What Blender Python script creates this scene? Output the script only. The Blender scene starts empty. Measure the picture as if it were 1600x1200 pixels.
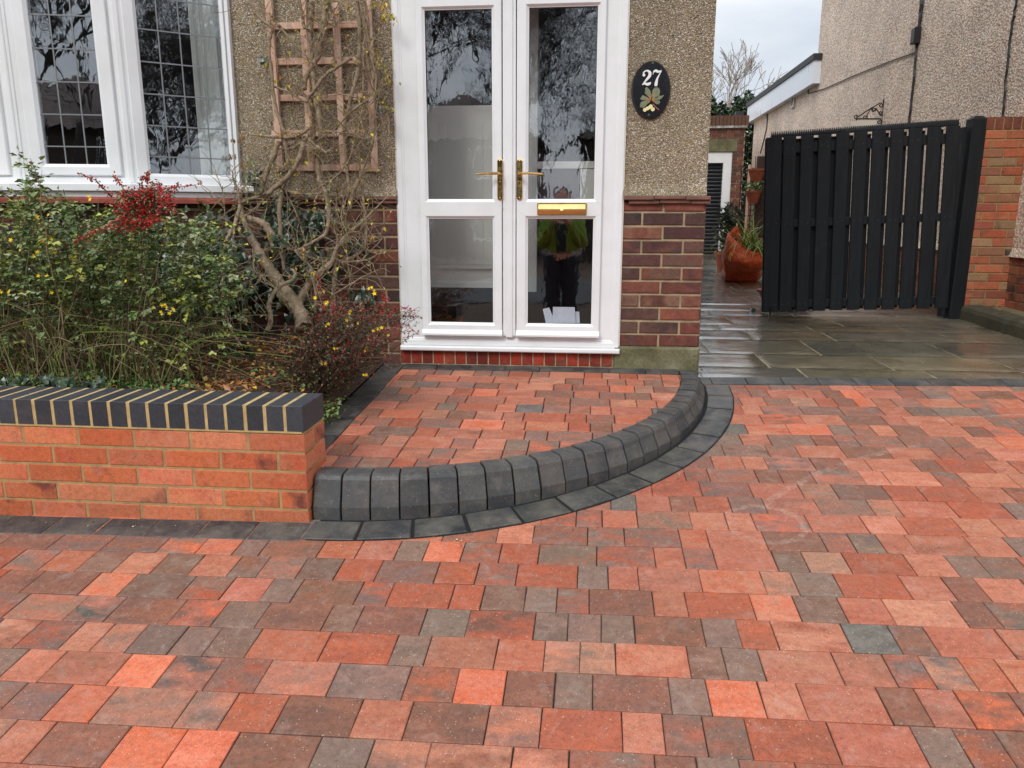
import bpy, math, random
from mathutils import Vector, Matrix, noise
random.seed(7)
R = math.radians
SC = bpy.context.scene
COL = SC.collection
# ------------------------------------------------------------------ camera
F = 1202.0
EYE = 1.3794
YAW, PITCH, ROLL = R(5.861), R(12.2305), R(-0.033)
_f = Vector((-math.sin(YAW)*math.cos(PITCH), math.cos(YAW)*math.cos(PITCH), -math.sin(PITCH)))
_r = Vector((math.cos(YAW), math.sin(YAW), 0)); _d = _f.cross(_r)
_c, _s = math.cos(ROLL), math.sin(ROLL)
_R2 = _c*_r + _s*_d; _D2 = -_s*_r + _c*_d
cam = bpy.data.cameras.new('camera'); camo = bpy.data.objects.new('camera', cam); COL.objects.link(camo)
m3 = Matrix((_R2, -_D2, -_f)).transposed()
camo.matrix_world = Matrix.Translation((0, 0, EYE)) @ m3.to_4x4()
cam.sensor_width = 36; cam.lens = F/1600*36; cam.clip_end = 1500; cam.clip_start = 0.05
SC.camera = camo
# ------------------------------------------------------------------ world + sun
SUN_EL, SUN_AZ = 42, 205      # azimuth of the sun, clockwise from +Y (behind the camera, to the left)
w = bpy.data.worlds.new('World'); SC.world = w; w.use_nodes = True
nt = w.node_tree; nt.nodes.clear(); N = nt.nodes.new; L = nt.links.new
out = N('ShaderNodeOutputWorld'); bg = N('ShaderNodeBackground'); bg.inputs['Strength'].default_value = 0.1
sky = N('ShaderNodeTexSky'); sky.sky_type = 'NISHITA'; sky.sun_disc = False
sky.sun_elevation = R(SUN_EL); sky.sun_rotation = R(SUN_AZ); sky.air_density = 1.2; sky.dust_density = 3
tc = N('ShaderNodeTexCoord'); sep = N('ShaderNodeSeparateXYZ'); L(tc.outputs['Generated'], sep.inputs[0])
mp = N('ShaderNodeMapping'); mp.inputs['Scale'].default_value = (1, 1, 2.6); L(tc.outputs['Generated'], mp.inputs[0])
nz = N('ShaderNodeTexNoise'); nz.inputs['Scale'].default_value = 2.6; nz.inputs['Detail'].default_value = 6; nz.inputs['Roughness'].default_value = .52
L(mp.outputs[0], nz.inputs['Vector'])
cr = N('ShaderNodeValToRGB'); cr.color_ramp.elements[0].position = .36; cr.color_ramp.elements[0].color = (.60, .68, .79, 1)
cr.color_ramp.elements[1].position = .62; cr.color_ramp.elements[1].color = (.93, .95, .98, 1); L(nz.outputs['Fac'], cr.inputs[0])
mr = N('ShaderNodeMapRange'); mr.interpolation_type = 'SMOOTHSTEP'; mr.inputs['From Min'].default_value = .16; mr.inputs['From Max'].default_value = .62
mr.inputs['To Min'].default_value = 8.8; mr.inputs['To Max'].default_value = 17.5; L(sep.outputs['Z'], mr.inputs['Value'])
ml = N('ShaderNodeVectorMath'); ml.operation = 'SCALE'; L(cr.outputs[0], ml.inputs[0]); L(mr.outputs[0], ml.inputs['Scale'])
mx = N('ShaderNodeMix'); mx.data_type = 'RGBA'; mx.inputs['Factor'].default_value = .90
L(sky.outputs[0], mx.inputs['A']); L(ml.outputs[0], mx.inputs['B']); L(mx.outputs['Result'], bg.inputs['Color']); L(bg.outputs[0], out.inputs['Surface'])
sl = bpy.data.lights.new('sun', 'SUN'); sl.energy = 1.35; sl.angle = R(18); sl.color = (1, .96, .9)
so = bpy.data.objects.new('sun', sl); COL.objects.link(so)
_sd = Vector((math.sin(R(SUN_AZ))*math.cos(R(SUN_EL)), math.cos(R(SUN_AZ))*math.cos(R(SUN_EL)), math.sin(R(SUN_EL))))
so.rotation_euler = _sd.to_track_quat('Z', 'Y').to_euler()
SC.view_settings.view_transform = 'Standard'; SC.view_settings.look = 'None'; SC.view_settings.exposure = 0.24; SC.view_settings.gamma = 1
SC.render.engine = 'CYCLES'
SC.cycles.max_bounces = 8; SC.cycles.transparent_max_bounces = 12

# ------------------------------------------------------------------ measuring helpers: a pixel of the 1600x1200 photo on a plane
def ray(x, y): return _R2*((x-800)/F) + _D2*((y-600)/F) + _f
def PY(x, y, Y): r = ray(x, y); return Vector((0, 0, EYE)) + r*(Y/r.y)
def PX(x, y, X): r = ray(x, y); return Vector((0, 0, EYE)) + r*(X/r.x)
def PZ(x, y, z): r = ray(x, y); return Vector((0, 0, EYE)) + r*((z-EYE)/r.z)
BY, CX = .09928, .01642
def DZ(x, y): return BY*y + CX*x                       # height of the sloping drive
def PD(x, y): r = ray(x, y); return Vector((0, 0, EYE)) + r*(-EYE/(r.z-BY*r.y-CX*r.x))
def SZ(y): return .455 + .012*(y-4.4)                  # height of the slab path
def TZ(y): return .418 + .069*(y-2.79)                 # height of the doorstep paving

# ------------------------------------------------------------------ object helpers
def tag(o, label=None, cat=None, group=None, kind=None):
    if label: o['label'] = label
    if cat: o['category'] = cat
    if group: o['group'] = group
    if kind: o['kind'] = kind
    return o
def empty(name, loc=(0, 0, 0), label=None, cat=None, group=None, rz=0):
    o = bpy.data.objects.new(name, None); COL.objects.link(o); o.location = loc; o.rotation_euler = (0, 0, rz)
    o.empty_display_size = .1
    return tag(o, label, cat, group)
class MB:
    def __init__(s): s.v = []; s.f = []; s.c = []; s.c2 = []; s.m = []
    def face(s, idx, c=None, m=0, c2=None): s.f.append(idx); s.c.append(c); s.m.append(m); s.c2.append(c2)
    def add(s, pts, faces, c=None, m=0, c2=None):
        b = len(s.v); s.v += [tuple(p) for p in pts]
        for f in faces: s.face([b+i for i in f], c, m, c2)
    def box(s, x0, x1, y0, y1, z0, z1, c=None, m=0):
        s.add([(x0,y0,z0),(x1,y0,z0),(x1,y1,z0),(x0,y1,z0),(x0,y0,z1),(x1,y0,z1),(x1,y1,z1),(x0,y1,z1)],
              [(0,3,2,1),(4,5,6,7),(0,1,5,4),(1,2,6,5),(2,3,7,6),(3,0,4,7)], c, m)
    def obox(s, o, u, v, n, c=None, m=0, ch=0):
        """box from corner o with edge vectors u,v and outward vector n; ch chamfers the outward face"""
        o, u, v, n = Vector(o), Vector(u), Vector(v), Vector(n)
        if ch <= 0:
            p = [o, o+u, o+u+v, o+v, o+n, o+u+n, o+u+v+n, o+v+n]
            s.add(p, [(3,2,1,0),(4,5,6,7),(0,1,5,4),(1,2,6,5),(2,3,7,6),(3,0,4,7)], c, m); return
        a = u.normalized()*ch; b = v.normalized()*ch; k = n - n.normalized()*ch*.7
        p = [o, o+u, o+u+v, o+v, o+k, o+u+k, o+u+v+k, o+v+k, o+n+a+b, o+u+n-a+b, o+u+v+n-a-b, o+v+n+a-b]
        s.add(p, [(0,1,5,4),(1,2,6,5),(2,3,7,6),(3,0,4,7),(4,5,9,8),(5,6,10,9),(6,7,11,10),(7,4,8,11),(8,9,10,11)], c, m)
    def tube(s, pts, rad, n=6, c=None, m=0, cap=True, wob=0):
        pts = [Vector(p) for p in pts]
        if not hasattr(rad, '__len__'): rad = [rad]*len(pts)
        b = len(s.v); pu = None
        for i, p in enumerate(pts):
            t = (pts[min(i+1, len(pts)-1)] - pts[max(i-1, 0)])
            if t.length < 1e-9: t = Vector((0, 0, 1))
            t.normalize()
            if pu is None: pu = t.orthogonal().normalized()
            else:
                pu = pu - t*pu.dot(t)
                pu = pu.normalized() if pu.length > 1e-6 else t.orthogonal().normalized()
            w_ = t.cross(pu)
            for k in range(n):
                a = 2*math.pi*k/n; rr = rad[i]*(1+(random.uniform(-wob, wob) if wob else 0))
                s.v.append(tuple(p + (pu*math.cos(a) + w_*math.sin(a))*rr))
        for i in range(len(pts)-1):
            for k in range(n):
                s.face([b+i*n+k, b+i*n+(k+1) % n, b+(i+1)*n+(k+1) % n, b+(i+1)*n+k], c, m)
        if cap:
            s.face([b+k for k in range(n)][::-1], c, m); e = b+(len(pts)-1)*n; s.face([e+k for k in range(n)], c, m)
    def prism(s, poly, o, u, v, n, c=None, m=0, ch=0):
        """polygon of (a,b) extruded along n from o; optional chamfer on the outer edge toward the centroid"""
        o, u, v, n = Vector(o), Vector(u), Vector(v), Vector(n); k = len(poly)
        cx = sum(p[0] for p in poly)/k; cy = sum(p[1] for p in poly)/k
        P0 = [o+u*a+v*b for a, b in poly]
        if ch:
            P1 = [p+n*.6 for p in P0]
            P2 = []
            for a, b in poly:
                d = math.hypot(a-cx, b-cy) or 1; q = max(0, 1-ch/d); P2.append(o+u*(cx+(a-cx)*q)+v*(cy+(b-cy)*q)+n)
            s.add(P0+P1+P2, [list(range(k))[::-1]] + [(i, (i+1) % k, k+(i+1) % k, k+i) for i in range(k)] +
                  [(k+i, k+(i+1) % k, 2*k+(i+1) % k, 2*k+i) for i in range(k)] + [[2*k+i for i in range(k)]], c, m)
        else:
            P1 = [p+n for p in P0]
            s.add(P0+P1, [list(range(k))[::-1]] + [(i, (i+1) % k, k+(i+1) % k, k+i) for i in range(k)] + [[k+i for i in range(k)]], c, m)
    def sweep_rect(s, x0, x1, z0, z1, prof, o=(0,0,0), u=(1,0,0), n=(0,-1,0), c=None, m=0):
        """mitred frame: prof = [(inset, outward)...]; x along u, z up, outward along n"""
        o, u, n = Vector(o), Vector(u), Vector(n); zz = Vector((0,0,1)); b = len(s.v); K = len(prof)
        for ins, ow in prof:
            for (x, z) in ((x0+ins, z0+ins), (x1-ins, z0+ins), (x1-ins, z1-ins), (x0+ins, z1-ins)):
                s.v.append(tuple(o+u*x+zz*z+n*ow))
        for i in range(K-1):
            for k in range(4):
                s.face([b+i*4+k, b+i*4+(k+1) % 4, b+(i+1)*4+(k+1) % 4, b+(i+1)*4+k], c, m)
    def lathe(s, prof, o, n=20, c=None, m=0, axis=(0,0,1)):
        ax = Vector(axis).normalized(); u = ax.orthogonal().normalized(); v = ax.cross(u); b = len(s.v); o = Vector(o)
        for r_, h in prof:
            for k in range(n):
                a = 2*math.pi*k/n; s.v.append(tuple(o+ax*h+(u*math.cos(a)+v*math.sin(a))*r_))
        for i in range(len(prof)-1):
            for k in range(n): s.face([b+i*n+k, b+i*n+(k+1) % n, b+(i+1)*n+(k+1) % n, b+(i+1)*n+k], c, m)
    def build(s, name, mats, parent=None, smooth=False, flip=False):
        me = bpy.data.meshes.new(name); me.from_pydata(s.v, [], s.f)
        if not isinstance(mats, (list, tuple)): mats = [mats]
        for q in mats: me.materials.append(q)
        me.polygons.foreach_set('material_index', s.m)
        if smooth: me.polygons.foreach_set('use_smooth', [True]*len(s.f))
        for nm, arr in (('Col', s.c), ('Col2', s.c2)):
            if any(q is not None for q in arr):
                at = me.color_attributes.new(nm, 'FLOAT_COLOR', 'CORNER'); buf = []
                for f, cc in zip(s.f, arr):
                    q = cc if cc is not None else (.5, .5, .5, 0)
                    q = tuple(q) if len(q) == 4 else tuple(q)+(0,)
                    buf += q*len(f)
                at.data.foreach_set('color', buf)
        me.update()
        o = bpy.data.objects.new(name, me); COL.objects.link(o)
        if parent is not None:
            o.parent = parent; o.matrix_parent_inverse = parent_world(parent).inverted()
        return o
def parent_world(p):
    m = Matrix.LocRotScale(p.location, p.rotation_euler, p.scale)
    if p.parent: m = parent_world(p.parent) @ p.matrix_parent_inverse @ m
    return m
def lin(r, g, b):
    f = lambda q: (q/255/12.92) if q <= 10 else ((q/255+.055)/1.055)**2.4
    return (f(r), f(g), f(b))
def jit(c, a=.12, h=.04):
    k = 1+random.uniform(-a, a); return tuple(max(.003, q*k*(1+random.uniform(-h, h))) for q in c[:3])

# ------------------------------------------------------------------ materials
def newmat(name):
    m = bpy.data.materials.new(name); m.use_nodes = True; t = m.node_tree; t.nodes.clear()
    o = t.nodes.new('ShaderNodeOutputMaterial'); p = t.nodes.new('ShaderNodeBsdfPrincipled'); t.links.new(p.outputs[0], o.inputs[0])
    return m, t, p
class G:                                                # tiny node graph writer
    def __init__(s, t): s.t = t
    def n(s, typ, **k):
        q = s.t.nodes.new(typ)
        for a, b in k.items():
            if a.startswith('_'): setattr(q, a[1:], b)
            else:
                a = a.replace('__', ' ')
                if hasattr(b, 'is_linked') or str(type(b)).find('NodeSocket') >= 0: s.t.links.new(b, q.inputs[a])
                else: q.inputs[a].default_value = b
        return q
    def link(s, a, b): s.t.links.new(a, b)
    def noise(s, vec, scale, detail=4, rough=.55, w=None, dist=0):
        q = s.t.nodes.new('ShaderNodeTexNoise'); q.inputs['Scale'].default_value = scale; q.inputs['Detail'].default_value = detail
        q.inputs['Roughness'].default_value = rough; q.inputs['Distortion'].default_value = dist
        if w is not None: q.noise_dimensions = '4D'; s.link(w, q.inputs['W'])
        s.link(vec, q.inputs['Vector']); return q.outputs['Fac']
    def ramp(s, fac, stops):
        q = s.t.nodes.new('ShaderNodeValToRGB'); e = q.color_ramp.elements
        while len(e) < len(stops): e.new(.5)
        for i, (p, c) in enumerate(stops):
            e[i].position = p
            c = (c, c, c) if not hasattr(c, '__len__') else c
            e[i].color = tuple(c[:3])+(1,)
        s.link(fac, q.inputs[0]); return q.outputs[0]
    def mix(s, fac, a, b, mode='MIX'):
        q = s.t.nodes.new('ShaderNodeMix'); q.data_type = 'RGBA'; q.blend_type = mode
        for nm, v in (('Factor', fac), ('A', a), ('B', b)):
            if hasattr(v, 'node'): s.link(v, q.inputs[nm])
            else: q.inputs[nm].default_value = v if not hasattr(v, '__len__') else tuple(v[:3])+(1,)
        return q.outputs['Result']
    def math(s, op, a, b=0, c=None):
        q = s.t.nodes.new('ShaderNodeMath'); q.operation = op
        for i, v in enumerate((a, b, c)):
            if v is None: continue
            if hasattr(v, 'node'): s.link(v, q.inputs[i])
            else: q.inputs[i].default_value = v
        return q.outputs[0]
    def coord(s): return s.t.nodes.new('ShaderNodeTexCoord').outputs['Object']
    def bump(s, h, strength, dist, p, prev=None):
        q = s.t.nodes.new('ShaderNodeBump'); q.inputs['Strength'].default_value = strength; q.inputs['Distance'].default_value = dist
        s.link(h, q.inputs['Height'])
        if prev is not None: s.link(prev, q.inputs['Normal'])
        s.link(q.outputs[0], p.inputs['Normal']); return q.outputs[0]
    def attr(s, nm='Col'):
        q = s.t.nodes.new('ShaderNodeAttribute'); q.attribute_name = nm; return q
def simple(name, col, rough=.5, metal=0, spec=.5, var=0, vs=8, bump=0, bs=60, bd=.002, attr=False, coat=0):
    m, t, p = newmat(name); g = G(t)
    p.inputs['Roughness'].default_value = rough; p.inputs['Metallic'].default_value = metal; p.inputs['Specular IOR Level'].default_value = spec
    p.inputs['Coat Weight'].default_value = coat
    base = g.attr().outputs['Color'] if attr else None
    if var:
        c = g.coord(); f = g.noise(c, vs, 5)
        k = g.ramp(f, [(.3, 1-var), (.7, 1+var*.6)])
        a = base if attr else tuple(col)
        g.link(g.mix(1, a, k, 'MULTIPLY'), p.inputs['Base Color'])
        rr = g.ramp(f, [(.3, max(0, rough-.12)), (.7, min(1, rough+.12))]); g.link(rr, p.inputs['Roughness'])
    elif attr: g.link(base, p.inputs['Base Color'])
    else: p.inputs['Base Color'].default_value = tuple(col[:3])+(1,)
    if bump: g.bump(g.noise(g.coord(), bs, 4), bump, bd, p)
    return m
M = {}
# glazed white upvc
m, t, p = newmat('white_upvc'); g = G(t); c = g.coord()
g.link(g.mix(g.ramp(g.noise(c, 3.5, 6, .65), [(.42, 0), (.70, .5)]), (.80, .81, .82), (.66, .67, .64)), p.inputs['Base Color'])
p.inputs['Roughness'].default_value = .28; M['upvc'] = m
# brick and paver family: Col = main colour, Col2 = blotch colour, alpha = seed
SCUFFS = [(2.27, 1.67, 2.01, .016, .66, 1.50), (.65, 2.73, .15, .013, .52, .80), (2.3, 2.2, 1.75, .012, 1.7, 2.5)]
def brickmat(name, blotch=(.42, .62), bs=9, speck=.0, rough=.85, haze=.0, bumpk=.5, streak=False, fine=1.0):
    m, t, p = newmat(name); g = G(t); c = g.coord(); a = g.attr('Col'); b = g.attr('Col2')
    wv = g.math('MULTIPLY', a.outputs['Alpha'], 61.0)
    if streak:
        mpn = g.n('ShaderNodeMapping'); mpn.inputs['Scale'].default_value = (1, 2.2, 1); g.link(c, mpn.inputs['Vector']); cc = mpn.outputs[0]
    else: cc = c
    f1 = g.noise(cc, bs, 5, .6, wv, .3)
    col = g.mix(g.ramp(f1, [(blotch[0], 0), (blotch[1], 1)]), a.outputs['Color'], b.outputs['Color'])
    f2 = g.noise(c, 70, 5, .7, wv)
    col = g.mix(1, col, g.ramp(f2, [(.25, 1-.38*fine), (.5, 1.0), (.75, 1+.22*fine)]), 'MULTIPLY')
    f3 = g.noise(c, 340, 2, .6)
    col = g.mix(1, col, g.ramp(f3, [(.3, .72), (.5, 1), (.72, 1.2)]), 'MULTIPLY')
    if haze:
        f4 = g.noise(c, 17, 7, .72, wv, .6)
        col = g.mix(g.ramp(f4, [(.52, 0), (.72, haze)]), col, (.50, .42, .36))
    if speck:
        v = g.n('ShaderNodeTexVoronoi', Vector=c, Scale=95.0)
        on = g.math('MULTIPLY', g.math('LESS_THAN', v.outputs['Distance'], .17), g.math('GREATER_THAN', g.noise(c, 41, 1), .56))
        col = g.mix(g.math('MULTIPLY', on, speck), col, (.62, .50, .38))
        v2 = g.n('ShaderNodeTexVoronoi', Vector=c, Scale=120.0)
        on2 = g.math('MULTIPLY', g.math('LESS_THAN', v2.outputs['Distance'], .14), g.math('GREATER_THAN', g.noise(c, 33, 1), .58))
        col = g.mix(g.math('MULTIPLY', on2, .75), col, (.03, .025, .022))
    if name == 'clay_paver':
        sx_ = g.n('ShaderNodeSeparateXYZ'); g.link(c, sx_.inputs[0])
        nz_ = g.noise(c, 26, 5, .75)
        for (cx_, cy_, r_, w_, x0_, x1_) in SCUFFS:
            dx_ = g.math('SUBTRACT', sx_.outputs[0], cx_); dy_ = g.math('SUBTRACT', sx_.outputs[1], cy_)
            d_ = g.math('SQRT', g.math('ADD', g.math('MULTIPLY', dx_, dx_), g.math('MULTIPLY', dy_, dy_)))
            on_ = g.math('LESS_THAN', g.math('ABSOLUTE', g.math('SUBTRACT', g.math('ADD', d_, g.math('MULTIPLY', nz_, .02)), r_)), w_)
            on_ = g.math('MULTIPLY', on_, g.math('MULTIPLY', g.math('GREATER_THAN', sx_.outputs[0], x0_), g.math('LESS_THAN', sx_.outputs[0], x1_)))
            on_ = g.math('MULTIPLY', on_, g.ramp(nz_, [(.42, 0), (.64, .34)])); col = g.mix(on_, col, (.50, .40, .32))
    g.link(col, p.inputs['Base Color']); p.inputs['Roughness'].default_value = rough; p.inputs['Specular IOR Level'].default_value = .3
    h = g.math('ADD', g.math('MULTIPLY', f2, .6), g.math('MULTIPLY', f3, .5))
    b1 = g.bump(h, bumpk, .004, p)
    return m
M['brick'] = brickmat('orange_brick', (.52, .66), 6, .2, .85, .16, .7)
M['oldbrick'] = brickmat('weathered_brick', (.42, .66), 11, 0, .8, .12, .9)
M['paver'] = brickmat('clay_paver', (.34, .62), 9, .55, .66, .26, .42, True)
M['darkpaver'] = brickmat('charcoal_block', (.40, .65), 9, .30, .5, .14, .16, False, .45)
M['gap'] = simple('gap_shade', (.006, .006, .006), .95)  # near-black colour that puts the shade of gaps between blocks onto a sheet
M['blue'] = brickmat('blue_brick', (.5, .7), 7, 0, .55, .04, .3)
M['mortar'] = simple('buff_mortar', lin(168, 142, 98), .95, var=.25, vs=30, bump=.6, bs=220)
M['yellowmortar'] = simple('yellow_mortar', lin(190, 164, 112), .95, var=.22, vs=30, bump=.6, bs=220)
M['greymortar'] = simple('old_mortar', lin(172, 152, 122), .95, var=.35, vs=18, bump=.8, bs=160)
M['joint'] = simple('joint_sand', (.035, .028, .023), .95, var=.4, vs=60)
# pebbledash render
def dash(name, cols, base, scale=115, stain=.35, bd=.007, dark=.35):
    m, t, p = newmat(name); g = G(t); c = g.coord()
    wn = g.n('ShaderNodeTexNoise', Vector=c, Scale=30.0); wv = g.n('ShaderNodeVectorMath', _operation='SCALE'); g.link(wn.outputs['Color'], wv.inputs[0]); wv.inputs['Scale'].default_value = .012
    ad = g.n('ShaderNodeVectorMath', _operation='ADD'); g.link(c, ad.inputs[0]); g.link(wv.outputs[0], ad.inputs[1])
    v = g.n('ShaderNodeTexVoronoi', Scale=scale); g.link(ad.outputs[0], v.inputs['Vector'])
    sp = g.n('ShaderNodeSeparateColor'); g.link(v.outputs['Color'], sp.inputs[0])
    k = len(cols); col = g.ramp(sp.outputs[0], [(i/(k), cc) for i, cc in enumerate(cols)])
    edge = g.ramp(v.outputs['Distance'], [(.28, 1), (.62, dark)])
    col = g.mix(g.ramp(sp.outputs[1], [(.52, 0), (.58, 1)]), base, col)
    col = g.mix(1, col, edge, 'MULTIPLY')
    st = g.noise(c, 1.7, 6, .65); col = g.mix(1, col, g.ramp(st, [(.3, 1-stain), (.65, 1.1)]), 'MULTIPLY')
    g.link(col, p.inputs['Base Color']); p.inputs['Roughness'].default_value = .8
    h = g.math('SUBTRACT', 1, v.outputs['Distance']); h2 = g.math('ADD', h, g.math('MULTIPLY', g.noise(c, 260, 3), .4))
    g.bump(h2, 1.0, bd, p); return m
M['dash'] = dash('pebbledash', [lin(128, 106, 84), lin(202, 182, 152), lin(172, 148, 118), lin(232, 216, 188), lin(104, 84, 64), lin(240, 232, 216)], lin(186, 166, 134), 165, .30, .006, .45)
M['ndash'] = dash('pink_roughcast', [lin(236, 206, 184), lin(252, 230, 210), lin(212, 180, 158), lin(255, 244, 230)], lin(248, 222, 200), 50, .16, .009, .60)
# riven stone flags, wet
m, t, p = newmat('wet_stone'); g = G(t); c = g.coord(); a = g.attr('Col'); wv = g.math('MULTIPLY', a.outputs['Alpha'], 40.0)
f = g.noise(c, 3.0, 7, .62, wv, .8); col = g.mix(1, a.outputs['Color'], g.ramp(f, [(.3, .62), (.7, 1.35)]), 'MULTIPLY')
f2 = g.noise(c, 60, 5, .7); col = g.mix(1, col, g.ramp(f2, [(.3, .8), (.7, 1.2)]), 'MULTIPLY'); g.link(col, p.inputs['Base Color'])
wet = g.noise(c, 1.1, 5, .6); 
sx = g.n('ShaderNodeSeparateXYZ'); g.link(c, sx.inputs[0])
near = g.n('ShaderNodeMapRange'); g.link(sx.outputs[0], near.inputs['Value']); near.inputs['From Min'].default_value = 1.0; near.inputs['From Max'].default_value = 2.1
near.inputs['To Min'].default_value = -.14; near.inputs['To Max'].default_value = .12
g.link(g.ramp(g.math('ADD', wet, near.outputs[0]), [(.38, .05), (.5, .13), (.66, .34)]), p.inputs['Roughness'])
mpn = g.n('ShaderNodeMapping'); mpn.inputs['Scale'].default_value = (1, 2.6, 1); mpn.inputs['Rotation'].default_value = (0, 0, .35); g.link(c, mpn.inputs['Vector'])
p.inputs['Specular IOR Level'].default_value = .6
pb = g.bump(g.noise(mpn.outputs[0], 5.5, 7, .66, None, 1.2), .9, .022, p); g.bump(f2, .22, .004, p, pb); g.link(g.ramp(g.math('ADD', wet, near.outputs[0]), [(.44, 1), (.74, .45)]), p.inputs['Coat Weight']); g.link(g.ramp(g.math('ADD', wet, near.outputs[0]), [(.34, .05), (.46, .14), (.58, .12), (.74, .30)]), p.inputs['Coat Roughness']); p.inputs['Coat IOR'].default_value = 2.1; cb = g.n('ShaderNodeBump'); cb.inputs['Strength'].default_value = .35; cb.inputs['Distance'].default_value = .006; g.link(g.noise(mpn.outputs[0], 9, 5, .6, None, 1.0), cb.inputs['Height']); g.link(cb.outputs[0], p.inputs['Coat Normal']); M['stone'] = m
M['stonejoint'] = simple('pale_pointing', lin(158, 150, 122), .8, var=.3, vs=9, bump=.4, bs=90)
m, t, p = newmat('rainwater'); g = G(t); p.inputs['Base Color'].default_value = (.02, .018, .013, 1); p.inputs['Roughness'].default_value = .02
p.inputs['Transmission Weight'].default_value = .0; p.inputs['Alpha'].default_value = .72; p.inputs['IOR'].default_value = 1.33
p.inputs['Coat Weight'].default_value = .5; p.inputs['Coat Roughness'].default_value = .01; g.bump(g.noise(g.coord(), 14, 3), .05, .004, p); M['water'] = m
# window glass: clear sheet with a coated reflection
def glass(name, refl, wob, ws, tint=(1, 1, 1)):
    m = bpy.data.materials.new(name); m.use_nodes = True; t = m.node_tree; t.nodes.clear(); g = G(t)
    o = t.nodes.new('ShaderNodeOutputMaterial'); tr = g.n('ShaderNodeBsdfTransparent'); tr.inputs['Color'].default_value = tint+(1,)
    gl = g.n('ShaderNodeBsdfGlossy'); gl.inputs['Roughness'].default_value = .011; gl.inputs['Color'].default_value = (.92, .96, 1, 1)
    b = g.n('ShaderNodeBump'); b.inputs['Strength'].default_value = 1; b.inputs['Distance'].default_value = wob
    mpn = g.n('ShaderNodeMapping'); mpn.inputs['Scale'].default_value = (1, 1, .55); g.link(g.coord(), mpn.inputs['Vector'])
    g.link(g.noise(mpn.outputs[0], ws, 2, .4, None, 1.0), b.inputs['Height']); g.link(b.outputs[0], gl.inputs['Normal'])
    lw = g.n('ShaderNodeLayerWeight'); lw.inputs['Blend'].default_value = .12
    fac = g.math('ADD', g.math('MULTIPLY', lw.outputs['Fresnel'], .9), refl)
    ms = g.n('ShaderNodeMixShader'); g.link(fac, ms.inputs[0]); g.link(tr.outputs[0], ms.inputs[1]); g.link(gl.outputs[0], ms.inputs[2]); g.link(ms.outputs[0], o.inputs[0])
    return m
M['glass'] = glass('door_glass', .16, .00022, 20)
M['wglass'] = glass('window_glass', .18, .00035, 10)
M['lead'] = simple('lead_strip', (.22, .23, .24), .45, .3)
M['brass'] = simple('polished_brass', (.86, .60, .24), .14, 1, var=.12, vs=30)
M['brassdark'] = simple('dull_brass', (.22, .12, .03), .25, 1)
M['black'] = simple('gloss_black', (.008, .009, .012), .22, coat=.5)
M['whitepaint'] = simple('white_paint', (.8, .8, .78), .35)
M['redtile'] = simple('red_tile', lin(150, 72, 58), .6, var=.35, vs=14, bump=.4, bs=60)
M['browntile'] = simple('brown_tile', lin(120, 84, 70), .75, var=.45, vs=12, bump=.7, bs=50)
M['cement'] = None
m, t, p = newmat('mossy_cement'); g = G(t); c = g.coord(); f = g.noise(c, 5, 6, .65)
col = g.ramp(f, [(.3, lin(76, 74, 46)), (.5, lin(108, 104, 74)), (.72, lin(138, 132, 106))]); f2 = g.noise(c, 60, 5)
g.link(g.mix(1, col, g.ramp(f2, [(.3, .7), (.7, 1.15)]), 'MULTIPLY'), p.inputs['Base Color']); p.inputs['Roughness'].default_value = .9; g.bump(f2, .6, .005, p); M['cement'] = m
m, t, p = newmat('trellis_wood'); g = G(t); c = g.coord(); mpn = g.n('ShaderNodeMapping'); mpn.inputs['Scale'].default_value = (1, 1, .12); g.link(c, mpn.inputs['Vector'])
f = g.noise(mpn.outputs[0], 45, 6, .7); f2 = g.noise(c, 5, 4)
col = g.mix(g.ramp(f, [(.3, 0), (.7, 1)]), lin(184, 148, 126), lin(226, 196, 176)); col = g.mix(g.ramp(f2, [(.4, 0), (.7, .5)]), col, lin(200, 144, 110))
g.link(col, p.inputs['Base Color']); p.inputs['Roughness'].default_value = .8; g.bump(f, .4, .002, p); M['wood'] = m
m, t, p = newmat('vine_bark'); g = G(t); c = g.coord(); f = g.noise(c, 40, 6, .7, None, 1); f2 = g.noise(c, 7, 4)
col = g.mix(g.ramp(f, [(.3, 0), (.7, 1)]), lin(96, 80, 62), lin(178, 156, 130)); col = g.mix(g.ramp(f2, [(.5, 0), (.75, .6)]), col, lin(120, 124, 84))
g.link(col, p.inputs['Base Color']); p.inputs['Roughness'].default_value = .9; g.bump(f, .8, .006, p); M['bark'] = m
M['leaf'] = simple('leaf', (.1, .2, .05), .5, attr=True, var=.2, vs=40)
M['gleaf'] = simple('glossy_leaf', (.1, .2, .05), .28, attr=True, var=.2, vs=30)
M['stem'] = simple('stem', (.1, .1, .05), .7, attr=True, var=.3, vs=30)
M['berry'] = simple('red_berry', (.52, .035, .03), .3, var=.3, vs=120)
M['soil'] = simple('soil', lin(74, 54, 38), .95, var=.5, vs=14, bump=1, bs=40, bd=.02)
M['gateblack'] = None
m, t, p = newmat('black_stain'); g = G(t); c = g.coord(); mpn = g.n('ShaderNodeMapping'); mpn.inputs['Scale'].default_value = (1, 1, .1); g.link(c, mpn.inputs['Vector'])
f = g.noise(mpn.outputs[0], 30, 6, .7); f2 = g.noise(c, 4, 6, .7)
col = g.mix(g.ramp(f, [(.3, 0), (.7, 1)]), (.005, .006, .008), (.013, .016, .019)); col = g.mix(g.ramp(f2, [(.62, 0), (.78, .35)]), col, (.05, .055, .06))
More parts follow.
